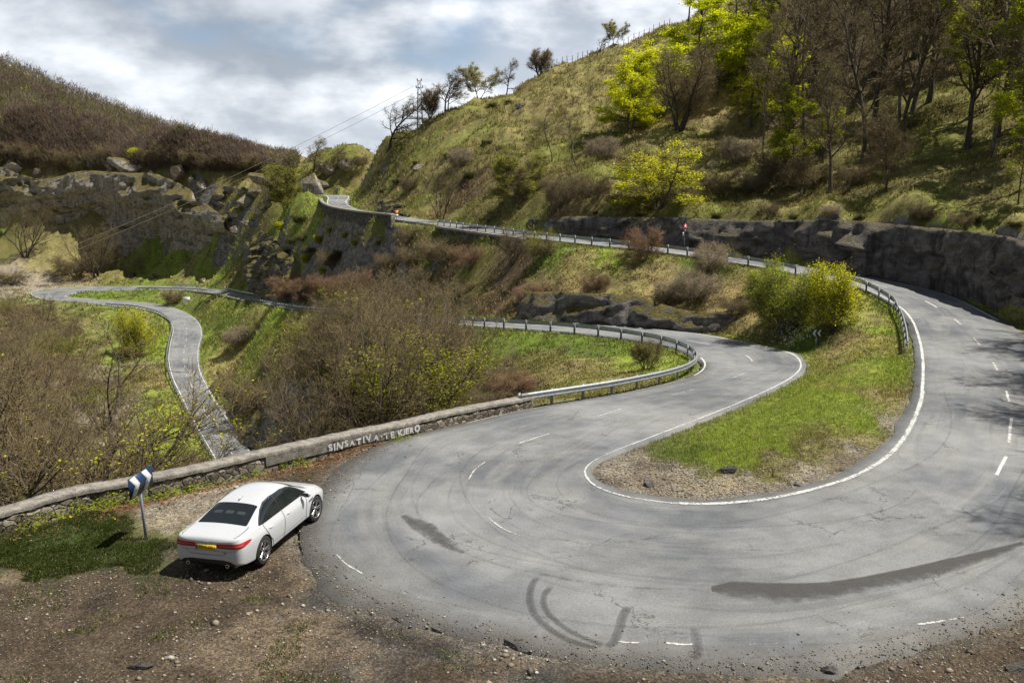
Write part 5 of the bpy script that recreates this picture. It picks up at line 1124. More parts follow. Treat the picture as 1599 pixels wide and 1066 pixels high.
for k, (x, y, t) in enumerate(wood):
    tree_px(('beech%d' % (k % 4)) if k % 3 else ('young%d' % (k % 3)), x, y, t, 'bare_beech', WL_, WG, sx=TR.uniform(.75, 1.05))
LG = 'leafing beeches in the right-hand wood'; LL_ = 'beech with thin fresh green leaves among the bare trunks of the right-hand wood'
for k, (x, y, t) in enumerate([(1560, 215, -80), (1610, 260, -40), (1520, 160, -110), (1240, 290, 120), (1285, 255, 90), (1215, 120, -60), (1165, 90, -60), (1460, 110, -160), (1330, 80, -140), (1590, 320, 160)]):
    tree_px('leafy%d' % (k % 3), x, y, t, 'leafing_beech', LL_, LG, sx=TR.uniform(.7, .95))
for k, (x, y, t) in enumerate([(1215, 290, 225), (1180, 300, 255), (1330, 290, 250), (1120, 305, 262), (1150, 255, 205), (1255, 300, 235), (1370, 235, 190), (940, 250, 205), (800, 290, 245), (930, 310, 268), (720, 262, 225), (1440, 345, 312), (1500, 355, 325), (1300, 340, 312), (1200, 338, 312)]):
    tree_px(('shrub0', 'shrub2', 'shrub0')[k % 3], x, y, t, 'bare_shrub', 'small brown bare shrub in the undergrowth of the right-hand slope', 'undergrowth shrubs of the hillside', cat='shrub', sx=1.25)
# trees of the same wood standing on the bank just right of the picture, they dapple the road
for k, (x, y, s) in enumerate([(33.5, 46, 1.1), (31.5, 40, 1.1), (30.5, 35.5, 1.2), (27.8, 31.5, 1.25), (25.8, 27.5, 1.25), (24.2, 23.5, 1.2), (29, 29, 1.3), (34, 37, 1.2), (37, 50, 1.1), (24.5, 19.5, 1.1), (30, 24, 1.3), (37.5, 43, 1.2)]):
    plant(TT['beech%d' % (k % 4) if k % 2 else 'young%d' % (k % 3)], (x, y, hz(x, y)[0]), k * 1.7, s, 'bare_beech', 'bare beech on the bank outside the right arm of the bend', 'tree', 'bare beeches outside the bend')
# --- banks between the roads
tree_px('gshrub0', 1226, 518, 386, 'green_bush', 'large darker green bush at the middle bend, left of a yellower one', None, cat='bush', sx=.72)
tree_px('gshrub1', 1298, 518, 398, 'green_bush', 'yellow-green bush right of the larger green one at the middle bend', None, cat='bush', sx=.66)
tree_px('gshrub0', 1200, 470, 408, 'green_bush', 'smaller green bush left behind the large one, just under the upper rail', None, cat='bush', sx=1.0)
tree_px('small0', 1010, 578, 514, 'small_tree', 'little crooked leafing tree inside the curve of the middle guardrail', None, sx=.85)
tree_px('shrub1', 1005, 404, 346, 'bare_shrub', 'russet bare shrub in front of the upper rail and the road sign', None, cat='shrub', sx=1.0)
tree_px('shrub2', 1110, 430, 368, 'bare_shrub', 'pale straw coloured bare shrub under the upper rail', None, cat='shrub', sx=1.1)
tree_px('shrub2', 1085, 470, 410, 'bare_shrub', 'pale dry shrub low on the bank above the middle bend', None, cat='shrub', sx=1.4)
tree_px('vase3', 800, 415, 345, 'bare_tree', 'bare tree on the bank just below the upper road, left of the grass strip', None, sx=1.1)
tree_px('vaseg0', 838, 420, 350, 'leafing_tree', 'thin leafing tree on the bank just below the upper road', None, sx=.9)
BG = 'shrubs on the banks between the roads'; BL = 'brown bare shrub on the rough bank between the upper and the middle road'
for k, (x, y, t) in enumerate([(640, 420, 378), (690, 410, 366), (735, 420, 376), (660, 450, 412), (610, 430, 388), (720, 465, 432), (850, 400, 372), (930, 455, 422), (1040, 470, 432), (1150, 490, 456), (640, 375, 350), (520, 420, 384), (830, 470, 438)]):
    tree_px(('shrub0', 'shrub0', 'shrub1', 'shrub2', 'shrub0')[k % 5], x, y, t, 'bare_shrub', BL, BG, cat='shrub', sx=TR.uniform(1.1, 1.7))
RG = 'russet thicket before the rock'; RL = 'russet bare shrub in the thicket in front of the dark rock above the middle road'
for k, (x, y, t) in enumerate([(452, 470, 425), (480, 472, 428), (510, 470, 420), (545, 480, 425), (575, 478, 412), (620, 485, 435)]): tree_px('shrub1', x, y, t, 'bare_shrub', RL, RG, cat='shrub', sx=1.3)
for k, (x, y, t) in enumerate([(645, 645, 430), (672, 650, 470), (688, 648, 450), (600, 650, 440), (560, 610, 430)]): tree_px('young%d' % (k % 3), x, y, t, 'bare_tree', 'slim dark bare tree rising above the thicket behind the painted parapet', 'slim trees in the thicket', sx=1.2)
MG = 'bare trees of the thicket behind the parapet'; ML = 'many-stemmed bare tree in the thicket behind the painted parapet'
for k, (x, y, t) in enumerate([(655, 640, 430), (700, 640, 515), (610, 650, 420), (560, 655, 445), (520, 660, 480), (590, 610, 400), (640, 590, 410), (690, 590, 500), (740, 600, 530), (540, 600, 455), (560, 560, 440), (760, 570, 545)]):
    tree_px(('vaseg%d' % (k % 2)) if k % 3 == 1 else ('vase%d' % (k % 4)), x, y, t, 'bare_tree', ML, MG, sx=TR.uniform(.85, 1.25))
for k, (x, y, Yd, t, kd) in enumerate([(845, 660, 47, 428, 'vase1'), (650, 655, 43, 445, 'vaseg1'), (580, 670, 41, 470, 'vase2'), (520, 685, 40, 520, 'vase0')]):
    if k == 0: x = 668
    q = PY(x, y, Yd); q[2] = hz(q[0], q[1])[0]; tree_px(kd, x, y, t, 'bare_tree', ML, MG, at=q, sx=TR.uniform(.9, 1.2))
# brushwood right behind the parapet's right end
for k, (x, y, t) in enumerate([(760, 635, 595), (800, 615, 575), (780, 600, 565), (700, 625, 585)]): tree_px('shrub%d' % (0, 1, 0, 2)[k % 4], x, y, t, 'bare_shrub', 'tangled bare brushwood shrub behind the right end of the parapet', 'brushwood behind the parapet end', cat='shrub', sx=1.6)
tree_px('shrub0', 395, 640, 590, 'bare_shrub', 'grey bare shrub hanging on the rocky bank right of the lower road', None, cat='shrub', sx=1.4)
tree_px('shrub2', 372, 540, 505, 'bare_shrub', 'pale bare shrub on the grassy slope right of the lower road curve', None, cat='shrub', sx=1.4)
# --- left hollow
q = PY(92, 745, 37); q[2] = hz(q[0], q[1])[0]; tree_px('limby0', 92, 745, 440, 'bare_tree', 'largest bare tree with spreading dark limbs close behind the parapet on the left', None, at=q, sx=1.25)
q = PY(20, 760, 34); q[2] = hz(q[0], q[1])[0]; tree_px('limby1', 20, 760, 500, 'leafing_tree', 'dark limbed tree with yellow-green leaves at the far left behind the parapet', None, at=q, sx=1.2)
q = PY(150, 742, 38); q[2] = hz(q[0], q[1])[0]; tree_px('limby1', 135, 745, 630, 'bare_tree', 'low bare tree with slanting boughs behind the parapet above the blue sign', None, at=q, sx=1.5)
HG_ = 'bare trees filling the hollow on the left'; HL = 'brown bare tree in the dense thicket of the left hollow'
hol = [(25, 690, 530), (160, 680, 580), (60, 640, 500), (130, 640, 545), (20, 600, 480), (90, 590, 495), (40, 545, 468), (110, 545, 484), (70, 515, 455), (20, 510, 450), (70, 742, 600)]
for k, (x, y, t) in enumerate(hol): tree_px(('vaseg%d' % (k % 2)) if k % 4 == 1 else ('vase%d' % (k % 4)), x, y, t, 'bare_tree', HL, HG_, sx=TR.uniform(.9, 1.3))
tree_px('gshrub1', 212, 560, 474, 'green_shrub', 'tall yellow-green shrub left of the lower road curve', None, cat='shrub', sx=.62)
tree_px('vase1', 40, 402, 300, 'bare_tree', 'grey bare bushy tree on the meadow at the far left below the cliff', None, sx=1.3)
tree_px('vase2', 150, 432, 344, 'bare_tree', 'dark bare bushy tree standing above the gravel at the far bend', None, sx=1.1)
tree_px('shrub0', 120, 432, 392, 'bare_shrub', 'dark bare shrub left of the bushy tree above the far bend', None, cat='shrub', sx=1.6)
tree_px('shrub0', 272, 474, 448, 'bare_shrub', 'dark bare shrub on the grass wedge beside the white board', None, cat='shrub', sx=1.2)
tree_px('shrub0', 20, 445, 418, 'bare_shrub', 'dark low shrub beside the gravel at the left edge', None, cat='shrub', sx=1.6)
for k, (x, y) in enumerate([(105, 262), (140, 262), (170, 255), (240, 258), (262, 255), (300, 262), (330, 268), (350, 268), (60, 255), (25, 250), (380, 272), (400, 268)]): tree_px(('shrub0', 'vase3', 'shrub0')[k % 3], x, y, y - 34, 'bare_tree', 'grey bare tree along the top of the left cliff', 'bare trees along the cliff top', sx=1.2, rmin=200)
# evergreen cushions and gorse on the open slope
for k, (x, y, s) in enumerate([(770, 168, 10), (795, 160, 6), (760, 225, 9), (700, 245, 9), (735, 275, 12), (650, 255, 6), (620, 285, 9), (900, 205, 9), (1000, 268, 9), (690, 290, 8), (840, 260, 8), (600, 300, 8), (1520, 345, 14), (1440, 338, 14), (1340, 342, 10), (1240, 340, 10), (1120, 338, 10), (1000, 338, 9), (930, 335, 8), (1585, 352, 12)]): tree_px('dshrub0', x, y, y - s, 'heath_shrub', 'low dark evergreen cushion shrub on the grassy hillside', 'cushion shrubs on the hillside', cat='shrub', sx=1.3)
for k, (x, y, s) in enumerate([(410, 395, 14), (440, 360, 16), (470, 345, 14), (500, 380, 16), (520, 400, 14), (480, 410, 16), (350, 350, 16), (370, 335, 14), (460, 380, 12), (540, 372, 12), (430, 420, 16), (455, 440, 16), (490, 395, 15), (505, 430, 16), (530, 400, 14), (555, 385, 13), (475, 375, 12), (515, 365, 12), (445, 395, 13), (590, 385, 12)]): tree_px('gshrub1' if k % 2 else 'dshrub0', x, y, y - s, 'gorse_bush', 'low yellow-green gorse bush on the rocky spur left of the upper road', 'gorse on the rocky spur', cat='bush', sx=1.4)
# --- the far wooded hill: one mass of bare trees, nobody could count them
def far_wood():
    rs = np.random.RandomState(5); bases = []; cols = []
    def add(n, f):
        k = 0
        while k < n:
            x, y = f(); g = ground(x, y, 200, 1200); k += 1
            if np.hypot(g[0], g[1]) < 300 and y < 262: pass
            bases.append(g)
    prof = lambda x: np.interp(x, [-260, 0, 100, 200, 300, 400, 440, 500], [20, 97, 142, 182, 217, 241, 247, 254])
    def f():
        x = rs.uniform(-60, 462); y0 = prof(x); return x, y0 + 2 + (268 - y0) * rs.uniform() ** 1.1
    add(8500, f)
    B = np.array(bases); n = len(B); sc = rs.uniform(2.6, 6.6, n) * np.clip(np.linalg.norm(B[:, :2], axis=1) / 420, .8, 1.3)
    pal = np.array([(.20, .145, .115), (.17, .13, .105), (.23, .175, .135), (.20, .17, .145), (.24, .20, .10), (.28, .31, .06)]); pc = pal[rs.choice(6, n, p=[.30, .27, .2, .14, .06, .03])]
    m = 34; a = rs.uniform(0, 2 * np.pi, (n, m)); zz = rs.uniform(.25, .95, (n, m)); rad = .36 * np.sqrt(np.clip(1 - ((zz - .62) / .40) ** 2, 0.02, 1)) * rs.uniform(.2, 1, (n, m))
    st = np.stack([np.cos(a) * rad, np.sin(a) * rad, zz], -1); st[:, 0] = (0, 0, -.05); dr = np.stack([np.cos(a) * .6, np.sin(a) * .6, np.full_like(a, .8)], -1) + rs.normal(size=(n, m, 3)) * .35; L = rs.uniform(.10, .28, (n, m)); dr[:, 0] = (0, 0, 1); L[:, 0] = .6
    en = st + dr * L[..., None]; b2 = rs.uniform(0, 2 * np.pi, (n, m)); w = np.stack([np.cos(b2), np.sin(b2), 0 * b2], -1) * rs.uniform(.010, .022, (n, m))[..., None]
    T = np.stack([st - w, st + w, en + w * .4, en - w * .4], 2) * sc[:, None, None, None] + B[:, None, None]
    V = T.reshape(-1, 3); pv = fbm(B / 38.0, 4, 66); pc = pc * (1.0 + .45 * pv)[:, None] * np.where((pv > .16)[:, None], np.array([.95, 1.08, .9]), 1.0); C = np.repeat(pc, m * 4, 0) * np.repeat(rs.uniform(.75, 1.25, n * m), 4)[:, None]
    me = mesh_np('far_wood', V, [np.arange(len(V)).reshape(-1, 4)], M['blade'], {'col': C}); tag(link('far_wood', me), 'brown bare wood covering the far hillside on the left', 'wood', kind='stuff')
far_wood()
# ------------------------------------------------------------------ parked car (x forward from the rear axle, y left, z up)
def evaluated(o):
    bpy.context.view_layer.update(); dg = bpy.context.evaluated_depsgraph_get(); return bpy.data.meshes.new_from_object(o.evaluated_get(dg))
def build_car():
    S = [(-1.00, .56, .42, .46, .70, .53, .83, .48, .88, .90), (-.965, .75, .34, .40, .73, .73, .91, .62, .965, .985), (-.88, .865, .28, .34, .77, .79, .955, .68, .985, 1.006), (-.60, .905, .24, .30, .80, .825, .97, .66, .998, 1.022),
         (-.32, .92, .22, .28, .805, .83, .97, .65, 1.025, 1.055), (0., .928, .20, .27, .80, .83, .965, .62, 1.145, 1.18), (.33, .928, .20, .27, .79, .825, .96, .59, 1.25, 1.295), (.65, .922, .20, .27, .785, .82, .955, .585, 1.315, 1.37),
         (1.1, .915, .20, .27, .78, .815, .95, .59, 1.35, 1.412), (1.6, .912, .20, .27, .775, .81, .945, .585, 1.335, 1.402), (1.95, .912, .20, .27, .77, .81, .94, .59, 1.27, 1.35), (2.3, .914, .20, .27, .765, .81, .935, .62, 1.125, 1.20),
         (2.6, .916, .20, .27, .76, .81, .925, .67, .985, 1.035), (2.75, .916, .20, .28, .755, .805, .905, .67, .945, .985), (3.0, .91, .21, .29, .745, .785, .875, .62, .92, .945), (3.3, .885, .22, .30, .715, .735, .82, .56, .86, .88),
         (3.5, .82, .24, .32, .665, .655, .755, .48, .79, .805), (3.62, .70, .28, .36, .60, .56, .68, .40, .705, .715), (3.68, .50, .36, .42, .54, .42, .58, .32, .60, .61)]
    V = []; half = []
    for x, w, zb, zs, zsh, wb, zbl, wr, zr, zt in S:
        h = [(0, zb), (.80 * w, zb), (.965 * w, zs), (w, zs + (zsh - zs) * .55), (.99 * w, zsh), (wb, zbl), ((wb + wr) / 2 + .012, (zbl + zr) / 2 + .012), (wr, zr), (wr * .55, zt - .012), (0, zt)]
        half.append([(x, y, z) for y, z in h])
    n = 10; ring = 18
    for h in half: V += h + [(x, -y, z) for x, y, z in h[-2:0:-1]]
    Fq = [[i * ring + j, i * ring + (j + 1) % ring, (i + 1) * ring + (j + 1) % ring, (i + 1) * ring + j] for i in range(len(S) - 1) for j in range(ring)]
    caps = []
    for st, rev in ((0, False), ((len(S) - 1) * ring, True)):
        for j in range(9):
            a, b, c, d = st + j, st + j + 1, st + (ring - j - 1) % ring, st + (ring - j) % ring
            q = [a, b, c, d] if not rev else [d, c, b, a]
            q = list(dict.fromkeys(q)); caps.append(q[::-1] if not rev else q[::-1])
    me = bpy.data.meshes.new('body'); me.from_pydata(V, [], Fq + caps); me.update()
    import bmesh
    bm = bmesh.new(); bm.from_mesh(me); bmesh.ops.recalc_face_normals(bm, faces=bm.faces[:]); cl = bm.edges.layers.float.get('crease_edge') or bm.edges.layers.float.new('crease_edge')
    for e in bm.edges:
        js = [v.index % ring for v in e.verts]; ii = [v.index // ring for v in e.verts]
        if ii[0] != ii[1] and js[0] == js[1]:
            j = min(js[0], ring - js[0])
            if j in (4,): e[cl] = .35
            if j == 5 and min(ii) >= 3 and max(ii) <= 13: e[cl] = .5
            if j in (1, 2): e[cl] = .6
        if ii[0] == ii[1] == 2 and all(4 < min(j, ring - j) <= 9 for j in js): e[cl] = .75
    bm.to_mesh(me); bm.free()
    tmp = bpy.data.objects.new('tmp', me); COL.objects.link(tmp); m = tmp.modifiers.new('s', 'SUBSURF'); m.levels = m.render_levels = 3
    whole = evaluated(tmp); bv = BVHTree.FromPolygons([v.co.copy() for v in whole.vertices], [tuple(p.vertices) for p in whole.polygons])
    cut = MB()
    for x in (0, 2.835):
        for s in (-1, 1): cut.lathe([(0, s * 1.2), (.385, s * 1.2), (.385, s * .60), (0, s * .60)][::s], 48, 'y', (x, 0, .345))
    v, f = cut.data(); cme = mesh_np('cut', v, f); bm = bmesh.new(); bm.from_mesh(cme); bmesh.ops.remove_doubles(bm, verts=bm.verts[:], dist=1e-5); bmesh.ops.recalc_face_normals(bm, faces=bm.faces[:]); bm.to_mesh(cme); bm.free()
    co = bpy.data.objects.new('cut', cme); COL.objects.link(co); b = tmp.modifiers.new('b', 'BOOLEAN'); b.operation = 'DIFFERENCE'; b.object = co; b.solver = 'EXACT'
    body = evaluated(tmp); bpy.data.objects.remove(tmp); bpy.data.objects.remove(co)
    for p in body.polygons: p.use_smooth = True
    body.set_sharp_from_angle(angle=R(38)); body.materials.clear(); body.materials.append(M['paint']); body.name = 'body'
    g = Vector((-6.80, 19.72, 0.02)); root = tag(empty('parked_car', g, R(90 - 12.6)), 'white saloon car parked on the bare soil at the edge of the bend', 'car')
    bo = link('body', body, root)
    def cast(o, d):
        l, n_, i, t = bv.ray_cast(Vector(o), Vector(d)); return (None, None) if l is None else (l, n_ if n_.dot(Vector(d)) < 0 else -n_)
    def patch(name, mat, G, d, parent=None, lift=.005):
        """G: (nu, nv, 3) start points outside the body, cast along d"""
        nu, nv = len(G), len(G[0]); V = []; ok = []
        for r in G:
            for p in r:
                l, nn = cast(p, d)
                if l is None: ok.append(False); V.append((0, 0, 0))
                else: ok.append(True); q = l + nn * lift; V.append(tuple(q))
        Fs = [q for q in grid_f(nu, nv) if all(ok[i] for i in q)]
        if not Fs: return None
        me = mesh_np(name, np.array(V), [np.array(Fs)], mat, smooth=True)
        return link(name, me, bo if parent is None else parent)
    def side(name, mat, rows, s, nx=26, nz=9, lift=.005):
        xs = np.linspace(rows[0][0], rows[-1][0], nx); lo = np.interp(xs, [r[0] for r in rows], [r[1] for r in rows]); hi = np.interp(xs, [r[0] for r in rows], [r[2] for r in rows])
        G = [[(x, s * 1.6, a + (b - a) * t) for t in np.linspace(0, 1, nz)] for x, a, b in zip(xs, lo, hi)]; return patch(name, mat, G, (0, -s, 0), lift=lift)
    def strip(name, mat, path, w, s, n=24, lift=.004):
        P = catmull(np.array(path, float), 8); T = np.gradient(P, axis=0); T /= np.linalg.norm(T, axis=1, keepdims=True)
        G = [[(p[0] - t[1] * q * w, s * 1.6, p[1] + t[0] * q * w) for q in (-.5, .5)] for p, t in zip(P, T)]; return patch(name, mat, G, (0, -s, 0), lift=lift)
    for s in (-1, 1):
        side('window_surround', M['black'], [(-.06, .972, .99), (.12, .955, 1.095), (.35, .952, 1.21), (.62, .95, 1.295), (.95, .948, 1.330), (1.5, .945, 1.328), (1.82, .942, 1.285), (2.02, .94, 1.225), (2.22, .94, 1.125), (2.46, .94, .955)], s, 44, 10, .003)
        side('window', M['glass'], [(.03, .985, .995), (.16, .972, 1.085), (.36, .97, 1.19), (.62, .968, 1.272), (.9, .966, 1.305), (1.02, .965, 1.309)], s, 24, 9, .007)
        side('window', M['glass'], [(1.08, .964, 1.309), (1.5, .962, 1.304), (1.8, .96, 1.262), (2.0, .958, 1.205), (2.18, .957, 1.115), (2.38, .957, .975)], s, 24, 9, .007)
        strip('door_gap', M['seam'], [(.10, .945), (.13, .82), (.30, .58), (.44, .42), (.46, .285)], .018, s)
        strip('door_gap', M['seam'], [(1.07, .945), (1.07, .7), (1.05, .45), (1.03, .285)], .018, s)
        strip('door_gap', M['seam'], [(2.36, .93), (2.31, .8), (2.27, .6), (2.25, .285)], .018, s)
        strip('sill_trim', M['black'], [(.42, .262), (1.2, .262), (2.0, .262), (2.40, .262)], .06, s, lift=.006)
        v_ = side('side_vent', M['black'], [(2.40, .70, .705), (2.44, .675, .72), (2.62, .695, .74), (2.66, .725, .742)], s, 8, 4, .006)
        strip('vent_blade', M['chrome'], [(2.42, .70), (2.52, .71), (2.64, .735)], .012, s, lift=.010)
        strip('crease_shade', M['seam'], [(.5, .385), (1.3, .365), (2.2, .375)], .006, s, lift=.0025)  # dark line painted along the doors for the shade of a crease
        for x in (.36, 1.30):
            l, nn = cast((x, s * 1.6, .805), (0, -s, 0)); mb = MB(); pr = np.linspace(-1, 1, 9); mb.tube([(x + .10 * q, l.y + s * .022 * (1 - q * q * .55), .805 + .006 * q) for q in pr], .013 * np.sqrt(1.05 - pr ** 2 * .8), 8); mb.build('door_handle', M['paint'], bo, True)
            side('recess_shade', M['seam'], [(x - .085, .785, .80), (x, .772, .80), (x + .085, .785, .80)], s, 8, 3, .004)  # flush dark patch, paints the shade of the hollow below the handle
        # mirror
        mb = MB(); a = np.linspace(0, np.pi, 9); mb.lathe([(max(.002, .085 * math.sin(t)), -.11 * math.cos(t)) for t in a], 16, 'y', (0, 0, 0)); v, f = mb.data(); v = v * np.array([.72, 1, .85]) + np.array([2.13, s * 1.0, 1.0]); mi = link('mirror', mesh_np('mirror', v, f, M['paint'], smooth=True), root)
        mb = MB(); mb.tube([(2.16, s * .84, .955), (2.14, s * .93, .985)], .028, 8); mb.build('mirror_stem', M['black'], mi, True)
        mb = MB(); mb.box((2.068, s * 1.0, 1.0), (.012, .15, .10)); mb.build('mirror_glass', M['glass'], mi)
        # tail lamp wraps the corner
        an = R(33); out = np.array([-math.cos(an), s * math.sin(an)]); tn = np.array([math.sin(an), s * math.cos(an)]); c0 = np.array([-.93, s * .72])
        def lamp(name, mat, us, los, his, nu, nv, lift):
            u = np.linspace(us[0], us[-1], nu); lo = np.interp(u, us, los); hi = np.interp(u, us, his)
            G = [[(c0[0] + tn[0] * a + out[0] * .8, c0[1] + tn[1] * a + out[1] * .8, b + (c - b) * t) for t in np.linspace(0, 1, nv)] for a, b, c in zip(u, lo, hi)]; return patch(name, mat, G, (-out[0], -out[1], 0), lift=lift)
        lp = lamp('tail_lamp', M['lens'], [-.44, -.40, -.1, .12, .30, .36], [.785, .758, .750, .758, .80, .832], [.838, .858, .866, .870, .864, .840], 30, 8, .010)
        lamp('lamp_light', M['lens_lit'], [-.36, -.1, .14], [.805, .795, .80], [.825, .825, .83], 12, 3, .014)
        lamp('lamp_trim', M['black'], [-.34, -.1, .2], [.757, .752, .775], [.768, .763, .785], 12, 3, .013)
    for s in (-1, 1): # deck shut lines
        P = [(-.30, s * .70), (-.55, s * .71), (-.80, s * .69), (-.905, s * .66)]; P = catmull(np.array(P), 6); patch('boot_gap', M['seam'], [[(x, y + q, 1.8) for q in (-.009, .009)] for x, y in P], (0, 0, -1), lift=.003)
    def top(name, mat, rows, nx, ny, lift=.006, dz=-1):
        xs = np.linspace(rows[0][0], rows[-1][0], nx); w = np.interp(xs, [r[0] for r in rows], [r[1] for r in rows]); return patch(name, mat, [[(x, a * t, 1.9) for t in np.linspace(-1, 1, ny)] for x, a in zip(xs, w)], (0, 0, dz), lift=lift)
    rw = top('rear_window', M['glass'], [(-.30, .615), (-.27, .635), (.0, .60), (.30, .555), (.40, .545), (.43, .53)], 20, 22)
    for y in (-.30, 0, .30): # headrests behind the glass read as pale smudges
        patch('headrest', M['seat'], [[(x, y + q * .11 * (1 - ((x - .08) / .075) ** 2 * .4), 1.9) for q in (-1, -.5, 0, .5, 1)] for x in np.linspace(.03, .13, 6)], (0, 0, -1), rw, .008)
    top('windscreen', M['glass'], [(2.02, .54), (2.05, .56), (2.4, .61), (2.66, .66), (2.70, .64)], 18, 22)
    def rear(name, mat, ys, los, his, ny=24, nz=5, lift=.006):
        y = np.linspace(ys[0], ys[-1], ny); lo = np.interp(y, ys, los); hi = np.interp(y, ys, his); return patch(name, mat, [[(-2, a, b + (c - b) * t) for t in np.linspace(0, 1, nz)] for a, b, c in zip(y, lo, hi)], (1, 0, 0), lift=lift)
    rear('diffuser', M['black'], [-.70, -.60, -.4, .4, .60, .70], [.33, .30, .29, .29, .30, .33], [.36, .44, .475, .475, .44, .36], 30, 6, .008)
    rear('boot_gap', M['seam'], [-.52, -.44, 0, .44, .52], [.66, .588, .58, .588, .66], [.668, .598, .59, .598, .668], 24, 2, .004)
    rear('boot_gap', M['seam'], [-.9, -.5, .5, .9], [.70, .68, .68, .70], [.705, .686, .686, .705], 24, 2, .003)
    l, nn = cast((-2, 0, .755), (1, 0, 0)); px = l.x
    mb = MB(); mb.box((px - .004, 0, .765), (.014, .53, .118)); pl = mb.build('number_plate', M['plate'], root)
    mb = MB(); mb.box((px - .0125, .243, .765), (.004, .04, .11)); mb.build('blue_band', M['sblue'], pl)
    cu = bpy.data.curves.new('reg', 'FONT'); cu.body = 'YD15 SRU'; cu.size = .098; cu.align_x = 'CENTER'; cu.align_y = 'CENTER'; cu.extrude = .002; to = bpy.data.objects.new('reg', cu); COL.objects.link(to); tm = evaluated(to); bpy.data.objects.remove(to)
    tm.transform(Matrix.Scale(1.0, 4)); tm.transform(Matrix(((0, 0, -1, px - .0135), (-1, 0, 0, -.02), (0, 1, 0, .765), (0, 0, 0, 1)))); tm.materials.clear(); tm.materials.append(M['ink']); link('plate_characters', tm, pl)
    # leaping emblem over the plate and small badge
    l, nn = cast((-2, 0, .875), (1, 0, 0)); E_ = [(-.085, -.004), (-.03, .008), (.03, .012), (.085, .03), (.06, .008), (.02, -.004), (-.03, -.008), (-.09, -.022)]
    V = [(l.x - .006, -a, .875 + b) for a, b in E_]; V += [(x + .012, y, z) for x, y, z in V]; k = len(E_); me2 = mesh_np('emblem', np.array(V), [np.arange(k)[None], (np.arange(k)[::-1] + k)[None], np.array([[i, (i + 1) % k, (i + 1) % k + k, i + k] for i in range(k)])], M['chrome']); link('emblem', me2, root)
    rear('model_badge', M['ink'], [-.50, -.44], [.645, .645], [.665, .665], 3, 2, .008)
    rear('bright_strip', M['chrome'], [-.30, .30], [.842, .842], [.850, .850], 10, 2, .008)
    for s in (-1, 1):
        mb = MB(); mb.lathe([(.030, -.99), (.042, -.995), (.045, -.985), (.045, -.80)], 18, 'x', (0, s * .50, .335)); mb.build('exhaust_pipe', M['chrome'], root, True)
    mb = MB(); mb.add([(.50, -.012, 1.345), (.50, .012, 1.345), (.72, -.016, 1.38), (.72, .016, 1.38), (.52, -.004, 1.415), (.52, .004, 1.415), (.60, .0, 1.40)], [(0, 2, 3, 1)], [(0, 1, 5), (0, 5, 4), (1, 3, 6), (1, 6, 5), (2, 0, 4), (2, 4, 6), (3, 2, 6), (4, 5, 6)]); mb.build('aerial_fin', M['paint'], bo)
    # wheels
    def wheel(x, s, steer=0.0):
        w = empty('wheel', (x, s * .805, .345)); w.parent = root; w.rotation_euler = (0, 0, steer)
        T_ = [(.235, -.105), (.305, -.114), (.338, -.10), (.346, -.06), (.346, .06), (.338, .10), (.305, .114), (.235, .105)]
        mb = MB(); mb.lathe([(r, h) for r, h in T_] + [T_[0]], 44, 'y'); mb.build('tyre', M['tyre'], w, True)
        mb = MB(); mb.lathe([(.236, s * .10), (.250, s * .112), (.243, s * .116), (.232, s * .104), (.222, s * .03)], 44, 'y'); mb.lathe([(.0, s * .098), (.055, s * .094), (.062, s * .07), (.06, s * .03)], 20, 'y')
        for k in range(5):
            for dq in (-.135, .135):
                a0, a1 = 2 * np.pi * k / 5 + dq * 1.6, 2 * np.pi * k / 5 + dq
                p = [np.array([math.cos(a) * r, s * y, math.sin(a) * r]) for r, a, y in ((.045, a0, .085), (.14, (a0 + a1) / 2, .098), (.236, a1, .104))]
                t = np.array([-math.sin(a1), 0, math.cos(a1)]); V = []
                for q, hw in zip(p, (.018, .014, .017)): V += [q - t * hw, q + t * hw, q + t * hw * .8 - np.array([0, s * .03, 0]), q - t * hw * .8 - np.array([0, s * .03, 0])]
                mb.add(V, [(i * 4 + j, i * 4 + (j + 1) % 4, i * 4 + 4 + (j + 1) % 4, i * 4 + 4 + j) for i in range(2) for j in range(4)])
        mb.build('rim', M['alloy'], w)
        mb = MB(); mb.lathe([(0, s * .03), (.17, s * .03), (.17, s * .015), (.225, s * .01), (.225, -s * .05)], 32, 'y'); mb.build('brake_disc', M['disc'], w)
        mb = MB(); mb.lathe([(0, s * .101), (.022, s * .099), (.022, s * .09)], 14, 'y'); mb.build('hub_cap', M['lens'], w)
    for x in (0, 2.835):
        for s in (-1, 1):
            wheel(x, s, -R(6) if x else 0)
            mb = MB(); a = np.linspace(-.25, np.pi + .25, 30); V = [(x + .381 * math.cos(t), s * y, .345 + .381 * math.sin(t)) for t in a for y in (.605, .905)]; mb.add(V, grid_f(30, 2)); nb = len(V)
            mb.add([(x, s * .608, .345)] + [(x + .38 * math.cos(t), s * .608, .345 + .38 * math.sin(t)) for t in np.linspace(0, 2 * np.pi, 32)], (), [(0, i, i + 1) for i in range(1, 32)]); mb.build('wheel_arch', M['black'], root)
    return root
M['seat'] = simple('pale_headrest', (0.035, 0.042, 0.046), 0.5, 0, 0.1, 9)
CAR = build_car()
